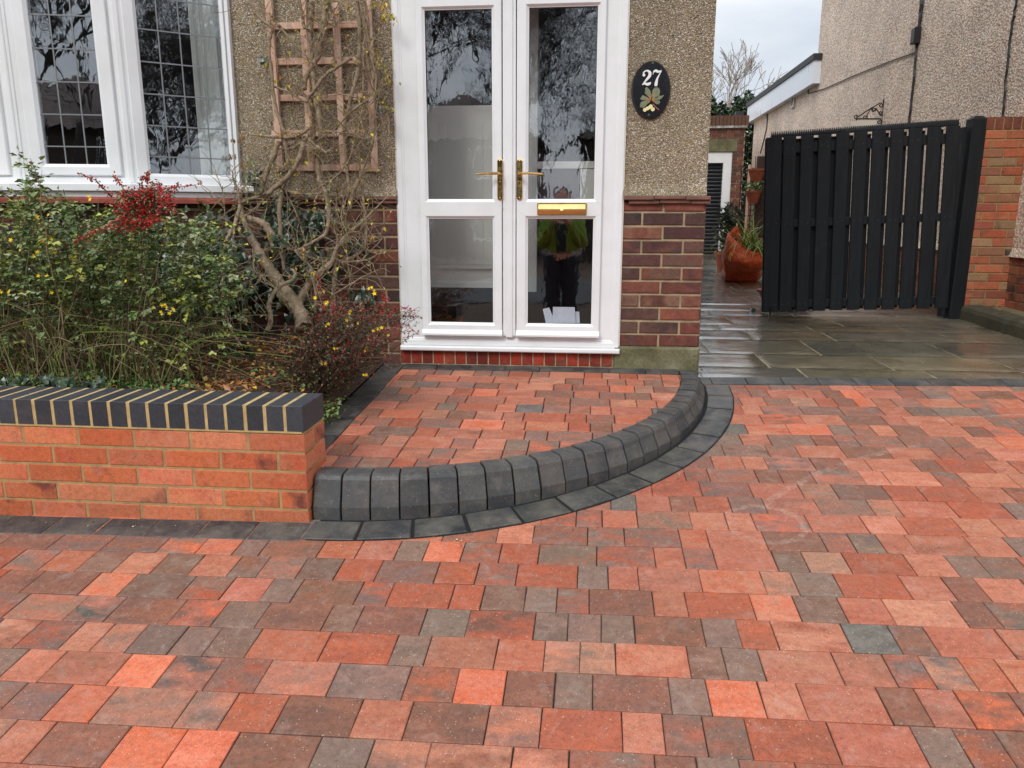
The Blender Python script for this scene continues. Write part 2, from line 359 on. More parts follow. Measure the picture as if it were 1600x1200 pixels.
g.link(col, p.inputs['Base Color']); p.inputs['Specular IOR Level'].default_value = .28; g.link(g.ramp(f2, [(.3, .45), (.7, .7)]), p.inputs['Roughness']); g.bump(f, .35, .002, p); M['gateblack'] = m
M['cable'] = simple('black_cable', (.012, .011, .012), .5)
M['iron'] = simple('wrought_iron', (.03, .014, .012), .6, .4)
M['terracotta'] = simple('terracotta', lin(176, 88, 52), .7, var=.25, vs=15)
M['darkpot'] = simple('shaded_terracotta', lin(140, 70, 46), .8, var=.3, vs=15)  # dark terracotta with the hanging pots' shade put into its colour
M['orangebag'] = simple('orange_bag', lin(214, 88, 40), .45, var=.3, vs=10, bump=1, bs=9, bd=.06)
M['brownfence'] = simple('brown_fence', lin(62, 44, 38), .8, var=.3, vs=12, bump=.4, bs=30)
M['asphalt'] = simple('asphalt', (.05, .05, .052), .9, var=.3, vs=6, bump=.5, bs=120)
M['fascia'] = simple('white_fascia', (.72, .76, .82), .35, var=.08, vs=2)
M['roofblack'] = simple('felt_edge', (.02, .02, .024), .6)
M['cream'] = simple('cream_plastic', (.6, .56, .48), .5)
M['wallin'] = simple('interior_wall', (.62, .63, .58), .8)
M['panelin'] = simple('interior_panelling', (.86, .87, .82), .5)
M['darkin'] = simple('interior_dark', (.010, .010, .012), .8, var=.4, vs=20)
M['mat'] = simple('coir_mat', (.018, .019, .022), .95, var=.5, vs=90, bump=.8, bs=200)
M['paper'] = simple('white_paper', (.78, .83, .93), .6)
M['curtain'] = simple('curtain_cloth', (.86, .90, .84), .85)
M['treebark'] = simple('dark_bark', (.035, .028, .022), .9)
M['tilesroof'] = simple('roof_tiles', (.055, .03, .025), .8, var=.3, vs=4)
M['farbrick'] = simple('far_brick', (.05, .03, .025), .9, var=.3, vs=3)
M['screw'] = simple('gate_screw', (.06, .055, .05), .5, .6)
M['hivis'] = simple('hi_vis_cloth', (.16, .25, .02), .7, var=.15, vs=12)
M['navy'] = simple('navy_cloth', (.01, .012, .02), .85)
M['skin'] = simple('skin', (.5, .28, .2), .55)

# ================================================================== GROUND
HY = 4.40
def gz(x, y):
    if y < -2.5: return DZ(0, -2.5)+CX*max(-8, min(8, x)) - .02 if y > -6 else -.42
    if y < 4.4: return DZ(max(-8, min(8, x)), y) - .06
    return SZ(min(y, 60)) - .06
mb = MB(); xs = [-400, -100, -30, -8, -4, 0, 4, 8, 30, 100, 400]; ys = [-400, -100, -30, -7, -6, -2.5, 0, 2.2, 4.4, 8, 20, 60, 150, 600]
for y in ys:
    for x in xs: mb.v.append((x, y, gz(x, y)))
for j in range(len(ys)-1):
    for i in range(len(xs)-1):
        a = j*len(xs)+i; mb.face([a, a+1, a+1+len(xs), a+len(xs)])
tag(mb.build('ground', M['soil']), kind='structure')
mb = MB(); mb.add([(-60, -14.5, -.40), (60, -14.5, -.40), (60, -7.5, -.40), (-60, -7.5, -.40)], [(0, 1, 2, 3)])
tag(mb.build('road', M['asphalt']), kind='structure')

# ------------------------------------------------------------------ block paving of the drive
PC = {'O': (206, 100, 64), 'o': (176, 88, 58), 'r': (164, 90, 66), 'b': (146, 90, 68), 'g': (142, 108, 90), 'd': (122, 98, 86), 'D': (94, 86, 80), 'R': (176, 100, 74)}
PC2 = {'O': (216, 122, 90), 'o': (156, 86, 64), 'r': (182, 110, 84), 'b': (124, 86, 70), 'g': (122, 98, 86), 'd': (138, 102, 86), 'D': (116, 106, 96), 'R': (190, 120, 92)}
def desat(c, k=.92):
    l_ = .3*c[0]+.59*c[1]+.11*c[2]; return tuple(l_+(q-l_)*k for q in c)
PC = {k: desat(v) for k, v in PC.items()}; PC2 = {k: desat(v) for k, v in PC2.items()}
def pcol(k):
    return jit(lin(*PC[k]), .10, .04) + (random.random(),), jit(lin(*PC2[random.choice([k, k, k, 'g', 'r', 'b', 'g', 'R'])]), .12, .05)
def pslab(mb, x0, x1, y0, y1, zf, c, c2, g=.0015, ch=.0024, dz=0, th=.05, m=0):
    """one paver lying on the sloping surface zf(x,y), with a chamfered rim"""
    x0 += g; x1 -= g; y0 += g; y1 -= g; t = random.uniform(-.0008, .0008)
    q = [(x0, y0), (x1, y0), (x1, y1), (x0, y1)]; jj = [(random.uniform(-.0012, .0012), random.uniform(-.0012, .0012)) for _ in q]
    q = [(a+p_, b+r_) for (a, b), (p_, r_) in zip(q, jj)]
    k = [(1, 1), (-1, 1), (-1, -1), (1, -1)]
    top = [(a+s_[0]*ch, b+s_[1]*ch, zf(a, b)+dz+t) for (a, b), s_ in zip(q, k)]
    rim = [(a, b, zf(a, b)+dz+t-ch*.8) for a, b in q]; bot = [(a, b, zf(a, b)+dz-th) for a, b in q]
    mb.add(top+rim+bot, [(0, 1, 2, 3), (4, 5, 1, 0), (5, 6, 2, 1), (6, 7, 3, 2), (7, 4, 0, 3), (8, 9, 5, 4), (9, 10, 6, 5), (10, 11, 7, 6), (11, 8, 4, 7)], c, m, c2)
# rows read off the photograph: for each row its pixel height at x=0,400,800,1200,1600 and the joints with the colour to their LEFT
z_ = 3.1575
def cj(i, lst): return [(400*i + x/z_, col) for x, col in lst]
ROWS = []   # (mid y line as 5 samples, joints)
Lk = [[122,153,187,227,258],[228,262,300,345,378],[340,380,425,473,508],[472,515,561,617,650],[615,670,718,780,815],[782,846,894,955,995],[957,1039,1098,1165,1198]]
J = [
 cj(0,[(30,'b'),(280,'b'),(540,'b'),(810,'b'),(1000,'O'),(1180,'O')])+cj(1,[(45,'g'),(325,'b'),(510,'o'),(700,'R'),(840,'g'),(1020,'O'),(1205,'o')])+cj(2,[(132,'o'),(418,'b'),(705,'o'),(850,'r'),(1000,'r')])+cj(3,[(35,'R'),(185,'d'),(390,'g'),(700,'o'),(905,'R'),(1060,'d')]),
 cj(0,[(55,'o'),(235,'R'),(415,'o'),(595,'g'),(780,'R'),(965,'g'),(1155,'r')])+cj(1,[(35,'b'),(225,'R'),(408,'d'),(605,'o'),(893,'b'),(1090,'o')])+cj(2,[(25,'o'),(325,'o'),(475,'g'),(625,'r'),(930,'b'),(1240,'o')])+cj(3,[(135,'g'),(345,'g'),(675,'o'),(890,'R'),(1055,'b'),(1290,'R')]),
 cj(0,[(150,'b'),(435,'b'),(620,'O'),(920,'d'),(1118,'o')])+cj(1,[(50,'r'),(200,'g'),(505,'b'),(660,'o'),(965,'o'),(1118,'o')])+cj(2,[(65,'g'),(220,'g'),(380,'r'),(698,'b'),(862,'r'),(1190,'o')])+cj(3,[(145,'O'),(370,'g'),(595,'r'),(945,'R'),(1110,'b')]),
 cj(0,[(65,'o'),(365,'g'),(560,'D'),(870,'b'),(1080,'O')])+cj(1,[(30,'g'),(350,'b'),(505,'g'),(825,'b'),(1045,'d')])+cj(2,[(110,'o'),(275,'g'),(440,'g'),(605,'g'),(945,'b'),(1120,'g')])+cj(3,[(35,'o'),(390,'r'),(625,'D'),(805,'b'),(1165,'r')]),
 cj(0,[(125,'b'),(340,'o'),(495,'R'),(665,'g'),(870,'d'),(1040,'g'),(1245,'d')])+cj(1,[(335,'o'),(675,'o'),(845,'g'),(1185,'b')])+cj(2,[(160,'o'),(335,'g'),(512,'g'),(872,'o'),(1052,'g'),(1235,'d')])+cj(3,[(345,'R'),(600,'b'),(785,'o'),(980,'D'),(1165,'o')]),
 cj(0,[(50,'d'),(245,'R'),(575,'b'),(800,'O'),(1045,'D')])+cj(1,[(28,'r'),(375,'g'),(740,'d'),(985,'o'),(1228,'O')])+cj(2,[(210,'b'),(398,'d'),(780,'b'),(972,'d'),(1235,'O')])+cj(3,[(170,'R'),(572,'r'),(765,'b'),(965,'b')]),
 cj(0,[(270,'b'),(500,'O'),(900,'g'),(1115,'d')])+cj(1,[(110,'o'),(490,'b'),(745,'R'),(1138,'b')])+cj(2,[(140,'d'),(545,'o'),(750,'R'),(955,'r'),(1170,'b')])+cj(3,[(325,'o'),(745,'r'),(955,'d'),(1165,'o')]),
 cj(0,[(35,'g'),(230,'R'),(600,'b'),(885,'O'),(1145,'O')])+cj(1,[(295,'b'),(565,'d'),(850,'d')])+cj(2,[(0,'b'),(280,'b'),(705,'o'),(915,'b'),(1130,'g')])+cj(3,[(150,'o'),(585,'o')])]
W = .1304; A_, B_, C_ = .0978, .1304, .1962
def line_y(k):                                          # world Y of the k-th course line, averaged along it
    vals = [PD(400*i, 820+v/z_).y for i, v in enumerate(Lk[k])]
    return sum(vals)/5
LY = [line_y(k) for k in range(7)]
pitch = (LY[0]-LY[6])/6
CENX, CENY, RA, RB = -.95, 4.35, 1.585, 1.68            # ellipse of the step's foot
def in_ring(x, y, k=.075):                                # inside the ring of edging blocks round the step
    return y < 4.5 and ((x-CENX)/(RA+k))**2+((y-CENY)/(RB+k))**2 < 1 or (x < -1.0 and y > 2.59)
def next_len(prev):
    return random.choices([A_, B_, C_], [.33, .30, .37])[0]
drive = MB()
def put(x0, x1, y0, y1, key):
    if in_ring((x0+x1)/2, (y0+y1)/2) and in_ring(x0, y0) and in_ring(x1, y0, .06): return
    c, c2 = pcol(key); pslab(drive, x0, x1, y0, y1, DZ, c, c2)
wts = ['o']*28+['r']*30+['b']*20+['g']*11+['d']*5+['O']*8+['R']*20+['D']*2
XR, XL = 5.2, -4.4
for row in range(-17, 26):
    y1 = LY[0] - row*pitch if False else None
    # row 0 lies just above line 0; its top line is LY[0]+pitch
    yt = LY[0] + pitch*(1-row); yb = yt - pitch
    if yb > 4.36: continue
    yt = min(yt, 4.385)
    if 0 <= row <= 7:
        yl = [820+((Lk[row][i] if row < 7 else Lk[6][i]+118)+(Lk[row-1][i] if row > 0 else Lk[0][i]-100))/2/z_ for i in range(5)]
        xs = []
        for px, col in J[row]:
            i = min(3, int(px/400)); fr = px/400-i; yy = yl[i]*(1-fr)+yl[i+1]*fr
            xs.append((PD(px, yy).x, col))
        if row == 0: xs = [(a, b) for a, b in xs]
        fx = [q[0] for q in xs]; fx2 = []
        for i in range(1, len(xs)): put(xs[i-1][0], xs[i][0], yb, yt, xs[i][1])
        put(xs[0][0]-B_, xs[0][0], yb, yt, xs[0][1])
        xr, xl = xs[-1][0], xs[0][0]-B_
    else:
        xr = xl = random.uniform(-.1, .1)
    while xr < XR:
        l = next_len(0); put(xr, xr+l, yb, yt, random.choice(wts)); xr += l
    while xl > XL:
        l = next_len(0); put(xl-l, xl, yb, yt, random.choice(wts)); xl -= l
# jointing bed under the pavers
def bed(mb, x0, x1, y0, y1, zf, dz, n=2, m=1):
    mb.add([(x0, y0, zf(x0, y0)+dz), (x1, y0, zf(x1, y0)+dz), (x1, y1, zf(x1, y1)+dz), (x0, y1, zf(x0, y1)+dz)], [(0, 1, 2, 3)], None, m)
bed(drive, XL, XR, -2.4, 4.53, DZ, -.006)
tag(drive.build('driveway', [M['paver'], M['joint']]), kind='structure')
# charcoal edging: straight along the garden wall, curved round the step, straight along the slabs
edge = MB()
DK = [(56, 58, 60), (48, 50, 53), (66, 67, 68), (60, 60, 60)]
def dcol(): return jit(lin(*random.choice(DK)), .12, .02)+(random.random(),), jit(lin(92, 88, 82), .1, .03)
x = -1.035
while x > XL:
    c, c2 = dcol(); pslab(edge, x-.2, x, 2.508, 2.643, DZ, c, c2, g=.0015, ch=.003, dz=.003); x -= .2
x = .70
c, c2 = dcol(); pslab(edge, .60, .70, 4.39, 4.52, DZ, c, c2, dz=.003)
while x < XR:
    c, c2 = dcol(); pslab(edge, x, x+.2, 4.39, 4.52, DZ, c, c2, g=.0015, ch=.003, dz=.003); x += .2
def ell(t, k): return (CENX+(RA+k)*math.sin(t), CENY-(RB+k)*math.cos(t))
def block_on(mb, quad, zb, zt, c, c2, ch=.004, m=0):
    """free quad block (outer->inner) with chamfered top rim; zb, zt functions of x,y"""
    cx = sum(q[0] for q in quad)/4; cy = sum(q[1] for q in quad)/4
    def ins(q, k): d = math.hypot(q[0]-cx, q[1]-cy); f = 1-k*1.4/d; return (cx+(q[0]-cx)*f, cy+(q[1]-cy)*f)
    top = [(ins(q, ch)[0], ins(q, ch)[1], zt(*q)) for q in quad]; rim = [(q[0], q[1], zt(*q)-ch*.8) for q in quad]; bot = [(q[0], q[1], zb(*q)) for q in quad]
    mb.add(top+rim+bot, [(0, 1, 2, 3), (4, 5, 1, 0), (5, 6, 2, 1), (6, 7, 3, 2), (7, 4, 0, 3), (8, 9, 5, 4), (9, 10, 6, 5), (10, 11, 7, 6), (11, 8, 4, 7)], c, m, c2)
tt = [-.05]
while tt[-1] < R(88.5):
    t = tt[-1]; p0 = ell(t, .15); dt = .001
    while math.hypot(ell(t+dt, .15)[0]-p0[0], ell(t+dt, .15)[1]-p0[1]) < .205: dt += .002
    tt.append(t+dt)
sc_ = R(90.5)/tt[-1]
tt = [t*sc_ for t in tt]
ring_bed = MB()
for t0, t1 in zip(tt[:-1], tt[1:]):
    a = ell(t0, .15); b = ell(t1, .15); d = math.hypot(b[0]-a[0], b[1]-a[1]); u = ((b[0]-a[0])/d, (b[1]-a[1])/d); nrm = (-u[1], u[0])
    hw = .0965; mxp = ((a[0]+b[0])/2, (a[1]+b[1])/2); w_ = .132
    o1 = (mxp[0]-u[0]*hw, mxp[1]-u[1]*hw); o2 = (mxp[0]+u[0]*hw, mxp[1]+u[1]*hw)
    tp = .007
    i2 = (o2[0]+nrm[0]*w_-u[0]*tp, o2[1]+nrm[1]*w_-u[1]*tp); i1 = (o1[0]+nrm[0]*w_+u[0]*tp, o1[1]+nrm[1]*w_+u[1]*tp)
    c, c2 = dcol(); tz = random.uniform(-.001, .004)
    block_on(edge, [o1, o2, i2, i1], lambda x, y: DZ(x, y)-.05, lambda x, y: DZ(x, y)+.006+tz, c, c2)
k0 = len(edge.v); n_ = 40
for i in range(n_+1):
    t = R(-2)+(R(92.5))*i/n_
    for k in (.154, -.06):
        x, y = ell(t, k); edge.v.append((x, y, DZ(x, y)-.0035 if False else DZ(x, y)+.0015))
for i in range(n_): edge.face([k0+2*i, k0+2*i+2, k0+2*i+3, k0+2*i+1], None, 1)
tag(edge.build('edging', [M['darkpaver'], M['gap']]), kind='structure')

# ================================================================== DOORSTEP
step = empty('doorstep', (-.4, 3.6, TZ(3.6)), 'quarter-round front doorstep of red blocks with a raised charcoal kerb', 'doorstep')
sp = MB()
y = 2.80; rows = []
while y < 4.27: rows.append((y, min(y+.1245, 4.285))); y += .1245
def clip_convex(poly, cl):
    for i in range(len(cl)):
        a, b = cl[i], cl[(i+1) % len(cl)]; outp = []
        side = lambda p_: (b[0]-a[0])*(p_[1]-a[1])-(b[1]-a[1])*(p_[0]-a[0])
        for j in range(len(poly)):
            p_, q_ = poly[j], poly[(j+1) % len(poly)]; sp_, sq = side(p_), side(q_)
            if sp_ >= 0: outp.append(p_)
            if sp_*sq < 0: f = sp_/(sp_-sq); outp.append((p_[0]+(q_[0]-p_[0])*f, p_[1]+(q_[1]-p_[1])*f))
        poly = outp
        if len(poly) < 3: return []
    return poly
KA, KB = RA-.128, RB-.129
rim = [(CENX+KA*math.sin(R(a)), CENY-KB*math.cos(R(a))) for a in range(-6, 93, 3)]
rim = [(max(-1.086, x), y) for x, y in rim]
cl = [(-1.086, CENY-KB+.0005)]+[q for q in rim if q[0] > -.93 and q[1] < 4.285]+[(rim[-1][0]-.0005, 4.30), (-1.086, 4.30)]
for (y0, y1) in rows:
    x = -1.085 - random.uniform(0, .09)
    while x < .62:
        x1 = x+next_len(0); poly = clip_convex([(x, y0), (x1, y0), (x1, y1), (x, y1)], cl)
        if poly:
            c, c2 = pcol(random.choice(wts+['b']*12+['o']*6)); k = len(poly)
            ar = abs(sum(poly[i][0]*poly[(i+1) % k][1]-poly[(i+1) % k][0]*poly[i][1] for i in range(k)))/2
            if ar > .0004:
                cx = sum(q[0] for q in poly)/k; cy = sum(q[1] for q in poly)/k; dz = random.uniform(-.0015, .0015)
                def sh(e): return [(cx+(q[0]-cx)*(1-e/max(.01, math.hypot(q[0]-cx, q[1]-cy))), cy+(q[1]-cy)*(1-e/max(.01, math.hypot(q[0]-cx, q[1]-cy)))) for q in poly]
                T_ = [(a, b, TZ(b)+dz) for a, b in sh(.0062)]; R_ = [(a, b, TZ(b)+dz-.003) for a, b in sh(.0027)]; B_2 = [(a, b, TZ(b)-.05) for a, b in sh(.0027)]
                sp.add(T_+R_+B_2, [tuple(range(k))]+[(k+i, k+(i+1) % k, (i+1) % k, i) for i in range(k)]+[(2*k+i, 2*k+(i+1) % k, k+(i+1) % k, k+i) for i in range(k)], c, 0, c2)
        x = x1
sp.add([(a, b, TZ(b)-.008) for a, b in cl], [tuple(range(len(cl)))], None, 1)
sp.build('red_paving', [M['paver'], M['joint']], step)
se = MB(); y = 2.76
while y < 4.38:
    y1 = min(y+.2, 4.392); c, c2 = dcol(); pslab(se, -1.215, -1.087, y, y1, lambda a, b: TZ(b), c, c2, g=.0015, dz=.003); y += .2
x = -1.085
while x < .45:
    c, c2 = dcol(); pslab(se, x, min(x+.2, .50), 4.287, 4.392, lambda a, b: TZ(b), c, c2, g=.0015, dz=.004); x += .2
se.build('charcoal_border', [M['darkpaver'], M['joint']], step)
# kerb blocks: foot, upright, sloping face, rounded nose, flat top
tk = [R(-3.2)]
while True:
    t = tk[-1]; p0 = ell(t, 0); dt = .001
    while math.hypot(ell(t+dt, 0)[0]-p0[0], ell(t+dt, 0)[1]-p0[1]) < .1105: dt += .001
    if t+dt > R(91.5): break
    tk.append(t+dt)
sc_ = (R(91.5)-tk[0])/(tk[-1]-tk[0]); tk = [tk[0]+(t-tk[0])*sc_ for t in tk]
def kerb_block(t0, t1, i):
    a = ell(t0, 0); b = ell(t1, 0); d = math.hypot(b[0]-a[0], b[1]-a[1]); u = Vector(((b[0]-a[0])/d, (b[1]-a[1])/d, 0)); nr = Vector((-u.y, u.x, 0))
    mid = Vector(((a[0]+b[0])/2, (a[1]+b[1])/2, 0)); hw = .0528
    zb = DZ(mid.x, mid.y); zt = TZ(min(mid.y+nr.y*.1, 4.39))+.006+random.uniform(-.0015, .0015); h = zt-zb
    prof = [(0, -.04), (0, min(.052, h*.33)), (.024, max(h-.038, h*.6)), (.029, h-.020), (.039, h-.006), (.050, h-.001), (.066, h), (.126, h), (.126, -.04)]
    k = MB(); K = len(prof); c, c2 = dcol(); c = jit(lin(70, 71, 72), .20, .02)+(random.random(),)
    inner = (hw*2 - .126*hw*2/1.62)/(2)                  # blocks nearly touch at the back, gap at the front
    tw = random.uniform(-.002, .002)
    rows_ = []
    for side in (-1, 1):
        for p_, q_ in prof:
            fr = p_/.126; half = hw*(1-fr) + min(inner, hw)*fr
            rows_.append(mid+u*(side*half+tw)+nr*p_+Vector((0, 0, zb+q_)))
    ch = .0025
    pts = rows_[:]
    k.add(pts, [tuple(range(K))[::-1], tuple(range(K, 2*K))]+[(j, K+j, K+j+1, j+1)[::-1] for j in range(K-1)]+[(K-1, 2*K-1, K, 0)[::-1]], c, 0, c2)
    o = k.build('kerb_block', M['darkpaver'], step)
    bv = o.modifiers.new('bevel', 'BEVEL'); bv.width = .0022; bv.segments = 1; bv.limit_method = 'ANGLE'; bv.angle_limit = R(50)
    return o
for i in range(len(tk)-1): kerb_block(tk[i], tk[i+1], i)
kb = MB(); k0 = 0                                            # backing whose near-black colour stands for shade in the gaps
for i in range(41):
    t = tk[0]+.006+(tk[-1]-tk[0]-.012)*i/40
    for k, top in ((-.03, 0), (-.03, 1), (-.12, 1)):
        x, y = ell(t, k); zz = (TZ(min(y, 4.39))-.055) if top else DZ(x, y)-.03
        kb.v.append((x, y, zz))
for i in range(40):
    a = i*3; kb.face([a, a+3, a+4, a+1]); kb.face([a+1, a+4, a+5, a+2])
kb.build('kerb_bedding', M['gap'], step)

# ================================================================== BRICK LAYERS
def brick_face(mb, o, u, n, Wd, H, pal, L=.215, bh=.065, co=.075, j=.010, offs=(0, .5), proud=.004, th=.09, pal2=None, start_top=False, ch=.003, hole=None):
    """courses of separate bricks laid from o along u, outward n; colour from pal, burnt patches from pal2"""
    o, u, n = Vector(o), Vector(u).normalized(), Vector(n).normalized(); k = 0; z = 0
    while z < H-.012:
        hh = min(bh, H-z)
        x = -offs[k % len(offs)]*(L+j)
        while x < Wd:
            a = max(x, 0); b = min(x+L, Wd)
            if b-a > .02:
                c = jit(lin(*random.choice(pal)), .13, .05)+(random.random(),); c2 = jit(lin(*random.choice(pal2 or pal)), .12, .05)
                dj = random.uniform(-.0015, .0015)
                mb_c2(mb, o+u*a+Vector((0, 0, z+dj))-n*th, u*(b-a), Vector((0, 0, hh)), n*(th+proud+random.uniform(-.0012, .0012)), c, c2, ch)
            x += L+j
        z += co; k += 1
def mb_c2(mb, o, u, v, n, c, c2, ch):
    k = len(mb.f); mb.obox(o, u, v, n, c, 0, ch)
    for i in range(k, len(mb.f)): mb.c2[i] = c2
PW = [(198, 110, 70), (192, 102, 64), (204, 120, 82), (188, 108, 76), (206, 126, 90)]; PW2 = [(120, 66, 56), (92, 62, 60), (216, 118, 88), (206, 110, 80), (186, 84, 60)]

# garden wall -------------------------------------------------------
GX, GY, GT = -1.045, 2.65, .598
gw = empty('garden_wall', (-3, 2.75, .2), 'low new orange brick garden wall capped with dark blue-black bricks', 'garden wall')
mb = MB(); mb.box(-4.4, GX-.003, GY+.0025, GY+.211, 0.05, GT, None, 1)
z = GT-.073; cyc = 0
while z > .02:
    full = cyc % 2 == 0; x = GX
    lens = [.215] if full else [.1025]
    first = True
    while x > -4.4:
        l = (.215 if (full or not first) else .1025)
        c = jit(lin(*random.choice(PW)), .09, .04)+(random.random(),); c2 = jit(lin(*random.choice(PW2)), .1, .04)
        mb_c2(mb, Vector((x-l, GY+.09, z)), Vector((l, 0, 0)), Vector((0, 0, .065)), Vector((0, -.09, 0))+Vector((0, random.uniform(-.001, .001), 0)), c, c2, .0025)
        x -= l+.0105; first = False
    # the end of the wall
    parts_ = [(0, .1025), (.1125, .215)] if full else [(0, .215)]
    for a, b in parts_:
        c = jit(lin(*random.choice(PW)), .09, .04)+(random.random(),); c2 = jit(lin(*random.choice(PW2)), .1, .04)
        mb_c2(mb, Vector((GX-.06, GY+a+.0005, z)), Vector((0, b-a, 0)), Vector((0, 0, .065)), Vector((.0605, 0, 0)), c, c2, .0025)
    z -= .075; cyc += 1
mb.build('brickwork', [M['brick'], M['mortar']], gw)
mb = MB(); mb.box(-4.4, GX-.008, GY-.0030, GY+.215, GT-.002, GT+.1012, None, 1)
x = GX
while x > -4.4:
    c = jit(lin(58, 61, 66), .22, .03)+(random.random(),); c2 = jit(lin(76, 70, 72), .1, .03)
    q = MB()
    mb_c2(mb, Vector((x-.0640+random.uniform(0, .002), GY-.0045+random.uniform(-.0008, .0008), GT+.006)), Vector((.0635+random.uniform(-.0025, .0), 0, 0)), Vector((0, .222, 0)), Vector((0, 0, .0965)), c, c2, .003)
    x -= .0762
mb.build('coping', [M['blue'], M['yellowmortar']], gw)

# ================================================================== HOUSE
house = empty('house', (-1.5, 5, .5), 'pebbledashed house with brown brick base, bay window and white double front doors', 'house')
PO = [(96, 58, 50), (108, 62, 52), (86, 54, 50), (78, 54, 50), (98, 70, 60), (116, 66, 54)]; PO2 = [(72, 52, 50), (136, 80, 62), (96, 76, 66), (60, 48, 48), (140, 104, 84)]
DX0, DX1 = -1.103, .163; CXR = .612; BXR = -2.04
# pebbledash
mb = MB()
def rbox(x0, x1, z0, z1, y0=HY, y1=HY+.22): mb.box(x0, x1, y0, y1, z0, z1)
bell = lambda x0, x1: mb.add([(x0, HY, 1.56), (x1, HY, 1.56), (x1, HY-.022, 1.495), (x0, HY-.022, 1.495), (x0, HY+.05, 1.495), (x1, HY+.05, 1.495)], [(0, 1, 2, 3)[::-1], (3, 2, 5, 4)[::-1]])
rbox(-2.08, DX0, 1.495, 5.7); rbox(DX1, CXR, 1.495, 5.7); rbox(DX0, DX1, 2.66, 5.7); rbox(-6, -2.08, 2.9, 5.7)
mb.box(CXR-.22, CXR, HY+.22, 12.0, 1.495, 5.7); mb.box(-6, CXR-.22, 11.8, 12.0, 1.495, 5.7)
bell(-2.03, DX0); bell(DX1, CXR)
mb.build('rendered_wall', M['dash'], house)
# brick base
mb = MB()
for (x0, x1) in ((-2.5, DX0-.001), (DX1+.001, CXR)):
    mb.box(x0, x1, HY+.004, HY+.2, .30, 1.452, None, 1)
brick_face(mb, (DX1+.001, HY, .662), (1, 0, 0), (0, -1, 0), CXR-DX1-.001, .80, PO, L=.2145, bh=.0620, j=.0128, co=.0752, offs=(.0, .5), pal2=PO2)
brick_face(mb, (-2.5, HY, .30), (1, 0, 0), (0, -1, 0), 2.5+DX0-.001, 1.155, PO, L=.2145, bh=.0620, j=.0128, co=.0752, offs=(.2, .7), pal2=PO2)
mb.box(CXR-.2, CXR-.004, HY+.2, 12, .3, 1.452, None, 1)
brick_face(mb, (CXR, HY+.0, .662), (0, 1, 0), (1, 0, 0), 7.5, .80, PO, L=.2145, bh=.0620, j=.0128, co=.0752, offs=(.0, .5), pal2=PO2, th=.05)
mb.build('brick_base', [M['oldbrick'], M['greymortar']], house)
# tile course between brick and pebbledash
mb = MB()
def tiles(x0, x1):
    x = x0
    while x < x1-.01:
        l = min(random.uniform(.15, .17), x1-x); dz = random.uniform(-.003, .003)
        mb.obox((x+.001, HY+.05, 1.474+dz), (l-.003, 0, 0), (0, 0, .021), (0, -.085, 0), None, 0, .004)
        mb.obox((x+.03, HY+.05, 1.4535+dz), (min(l-.003, max(.01, x1-x-.03)), 0, 0), (0, 0, .0195), (0, -.072, 0), None, 0, .003); x += l
tiles(-2.03, DX0-.002); mb.build('tile_course', M['browntile'], house)
mb = MB(); tiles(DX1+.002, CXR+.022)
mb.build('tile_course', M['browntile'], house)
# cement plinth and red soldier course under the doors
mb = MB(); mb.obox((DX1-.03, HY+.1, .40), (CXR-DX1+.036, 0, 0), (0, 0, .258), (0, -.118, 0), None, 0, .012); mb.obox((CXR-.1, HY+.02, .40), (0, 7.5, 0), (0, 0, .255), (.112, 0, 0), None, 0, .012)
mb.build('plinth', M['cement'], house)
mb = MB(); mb.box(DX0-.01, DX1-.031, HY-.006, HY+.2, .42, .63, None, 1)
x = DX0-.008; 
while x < DX1-.04:
    l = min(.058, DX1-.033-x); c = jit(lin(*random.choice([(150, 52, 36), (132, 46, 34), (164, 62, 42), (112, 42, 34)])), .12, .04)+(random.random(),); c2 = jit(lin(110, 60, 46), .1, .04)
    mb_c2(mb, Vector((x, HY+.05, .537)), Vector((l, 0, 0)), Vector((0, 0, .082)), Vector((0, -.060, 0)), c, c2, .003); x += .0655
mb.build('soldier_course', [M['brick'], M['greymortar']], house)
# unseen simple roof over the house, added for its shadows
mb = MB(); mb.add([(-6.3, 4.0, 5.55), (.95, 4.0, 5.55), (.95, 12.4, 5.55), (-6.3, 12.4, 5.55), (-6.3, 8.2, 8.4), (-2.6, 8.2, 8.4)], [(0, 1, 5, 4), (1, 2, 5), (2, 3, 4, 5), (3, 0, 4), (0, 3, 2, 1)])
mb.build('roof', M['tilesroof'], house)

# ---- front doors: outer frame, sill, two leaves
FY = HY-.012                                            # face of the outer frame
def dx(px, py=300): return PY(px, py, FY).x
def dzz(py, px=797): return PY(px, py, FY).z
fr = MB(); FB, FT = .645, 2.66; zthr = .715
X0, X1 = DX0+.001, DX1-.001
fr.sweep_rect(X0, X1, FB, FT, [(0, -.08), (0, 0), (.004, .003), (.030, .003), (.034, -.003), (.040, -.003), (.046, -.008), (.128, -.008), (.128, -.07)], (0, FY, 0))
fr.box(X0+.06, X1-.06, FY+.009, FY+.07, FB+.045, zthr)
fr.obox((X0-.004, FY+.08, FB-.028), (X1-X0+.010, 0, 0), (0, 0, .028), (0, -.112, 0), None, 0, .006)
door = empty('door_frame', (0, 0, 0)); bpy.data.objects.remove(door)
frame = fr.build('door_frame', M['upvc'], house)
bev = frame.modifiers.new('bevel', 'BEVEL'); bev.width = .002; bev.segments = 2; bev.limit_method = 'ANGLE'
seal = MB(); seal.box(X0-.006, X0+.001, FY+.002, FY+.03, FB, FT); seal.build('sealant', M['cream'], house); seal = MB(); seal.box(X1-.001, X1+.006, FY+.002, FY+.03, FB, FT); seal.build('sealant', M['cream'], house)
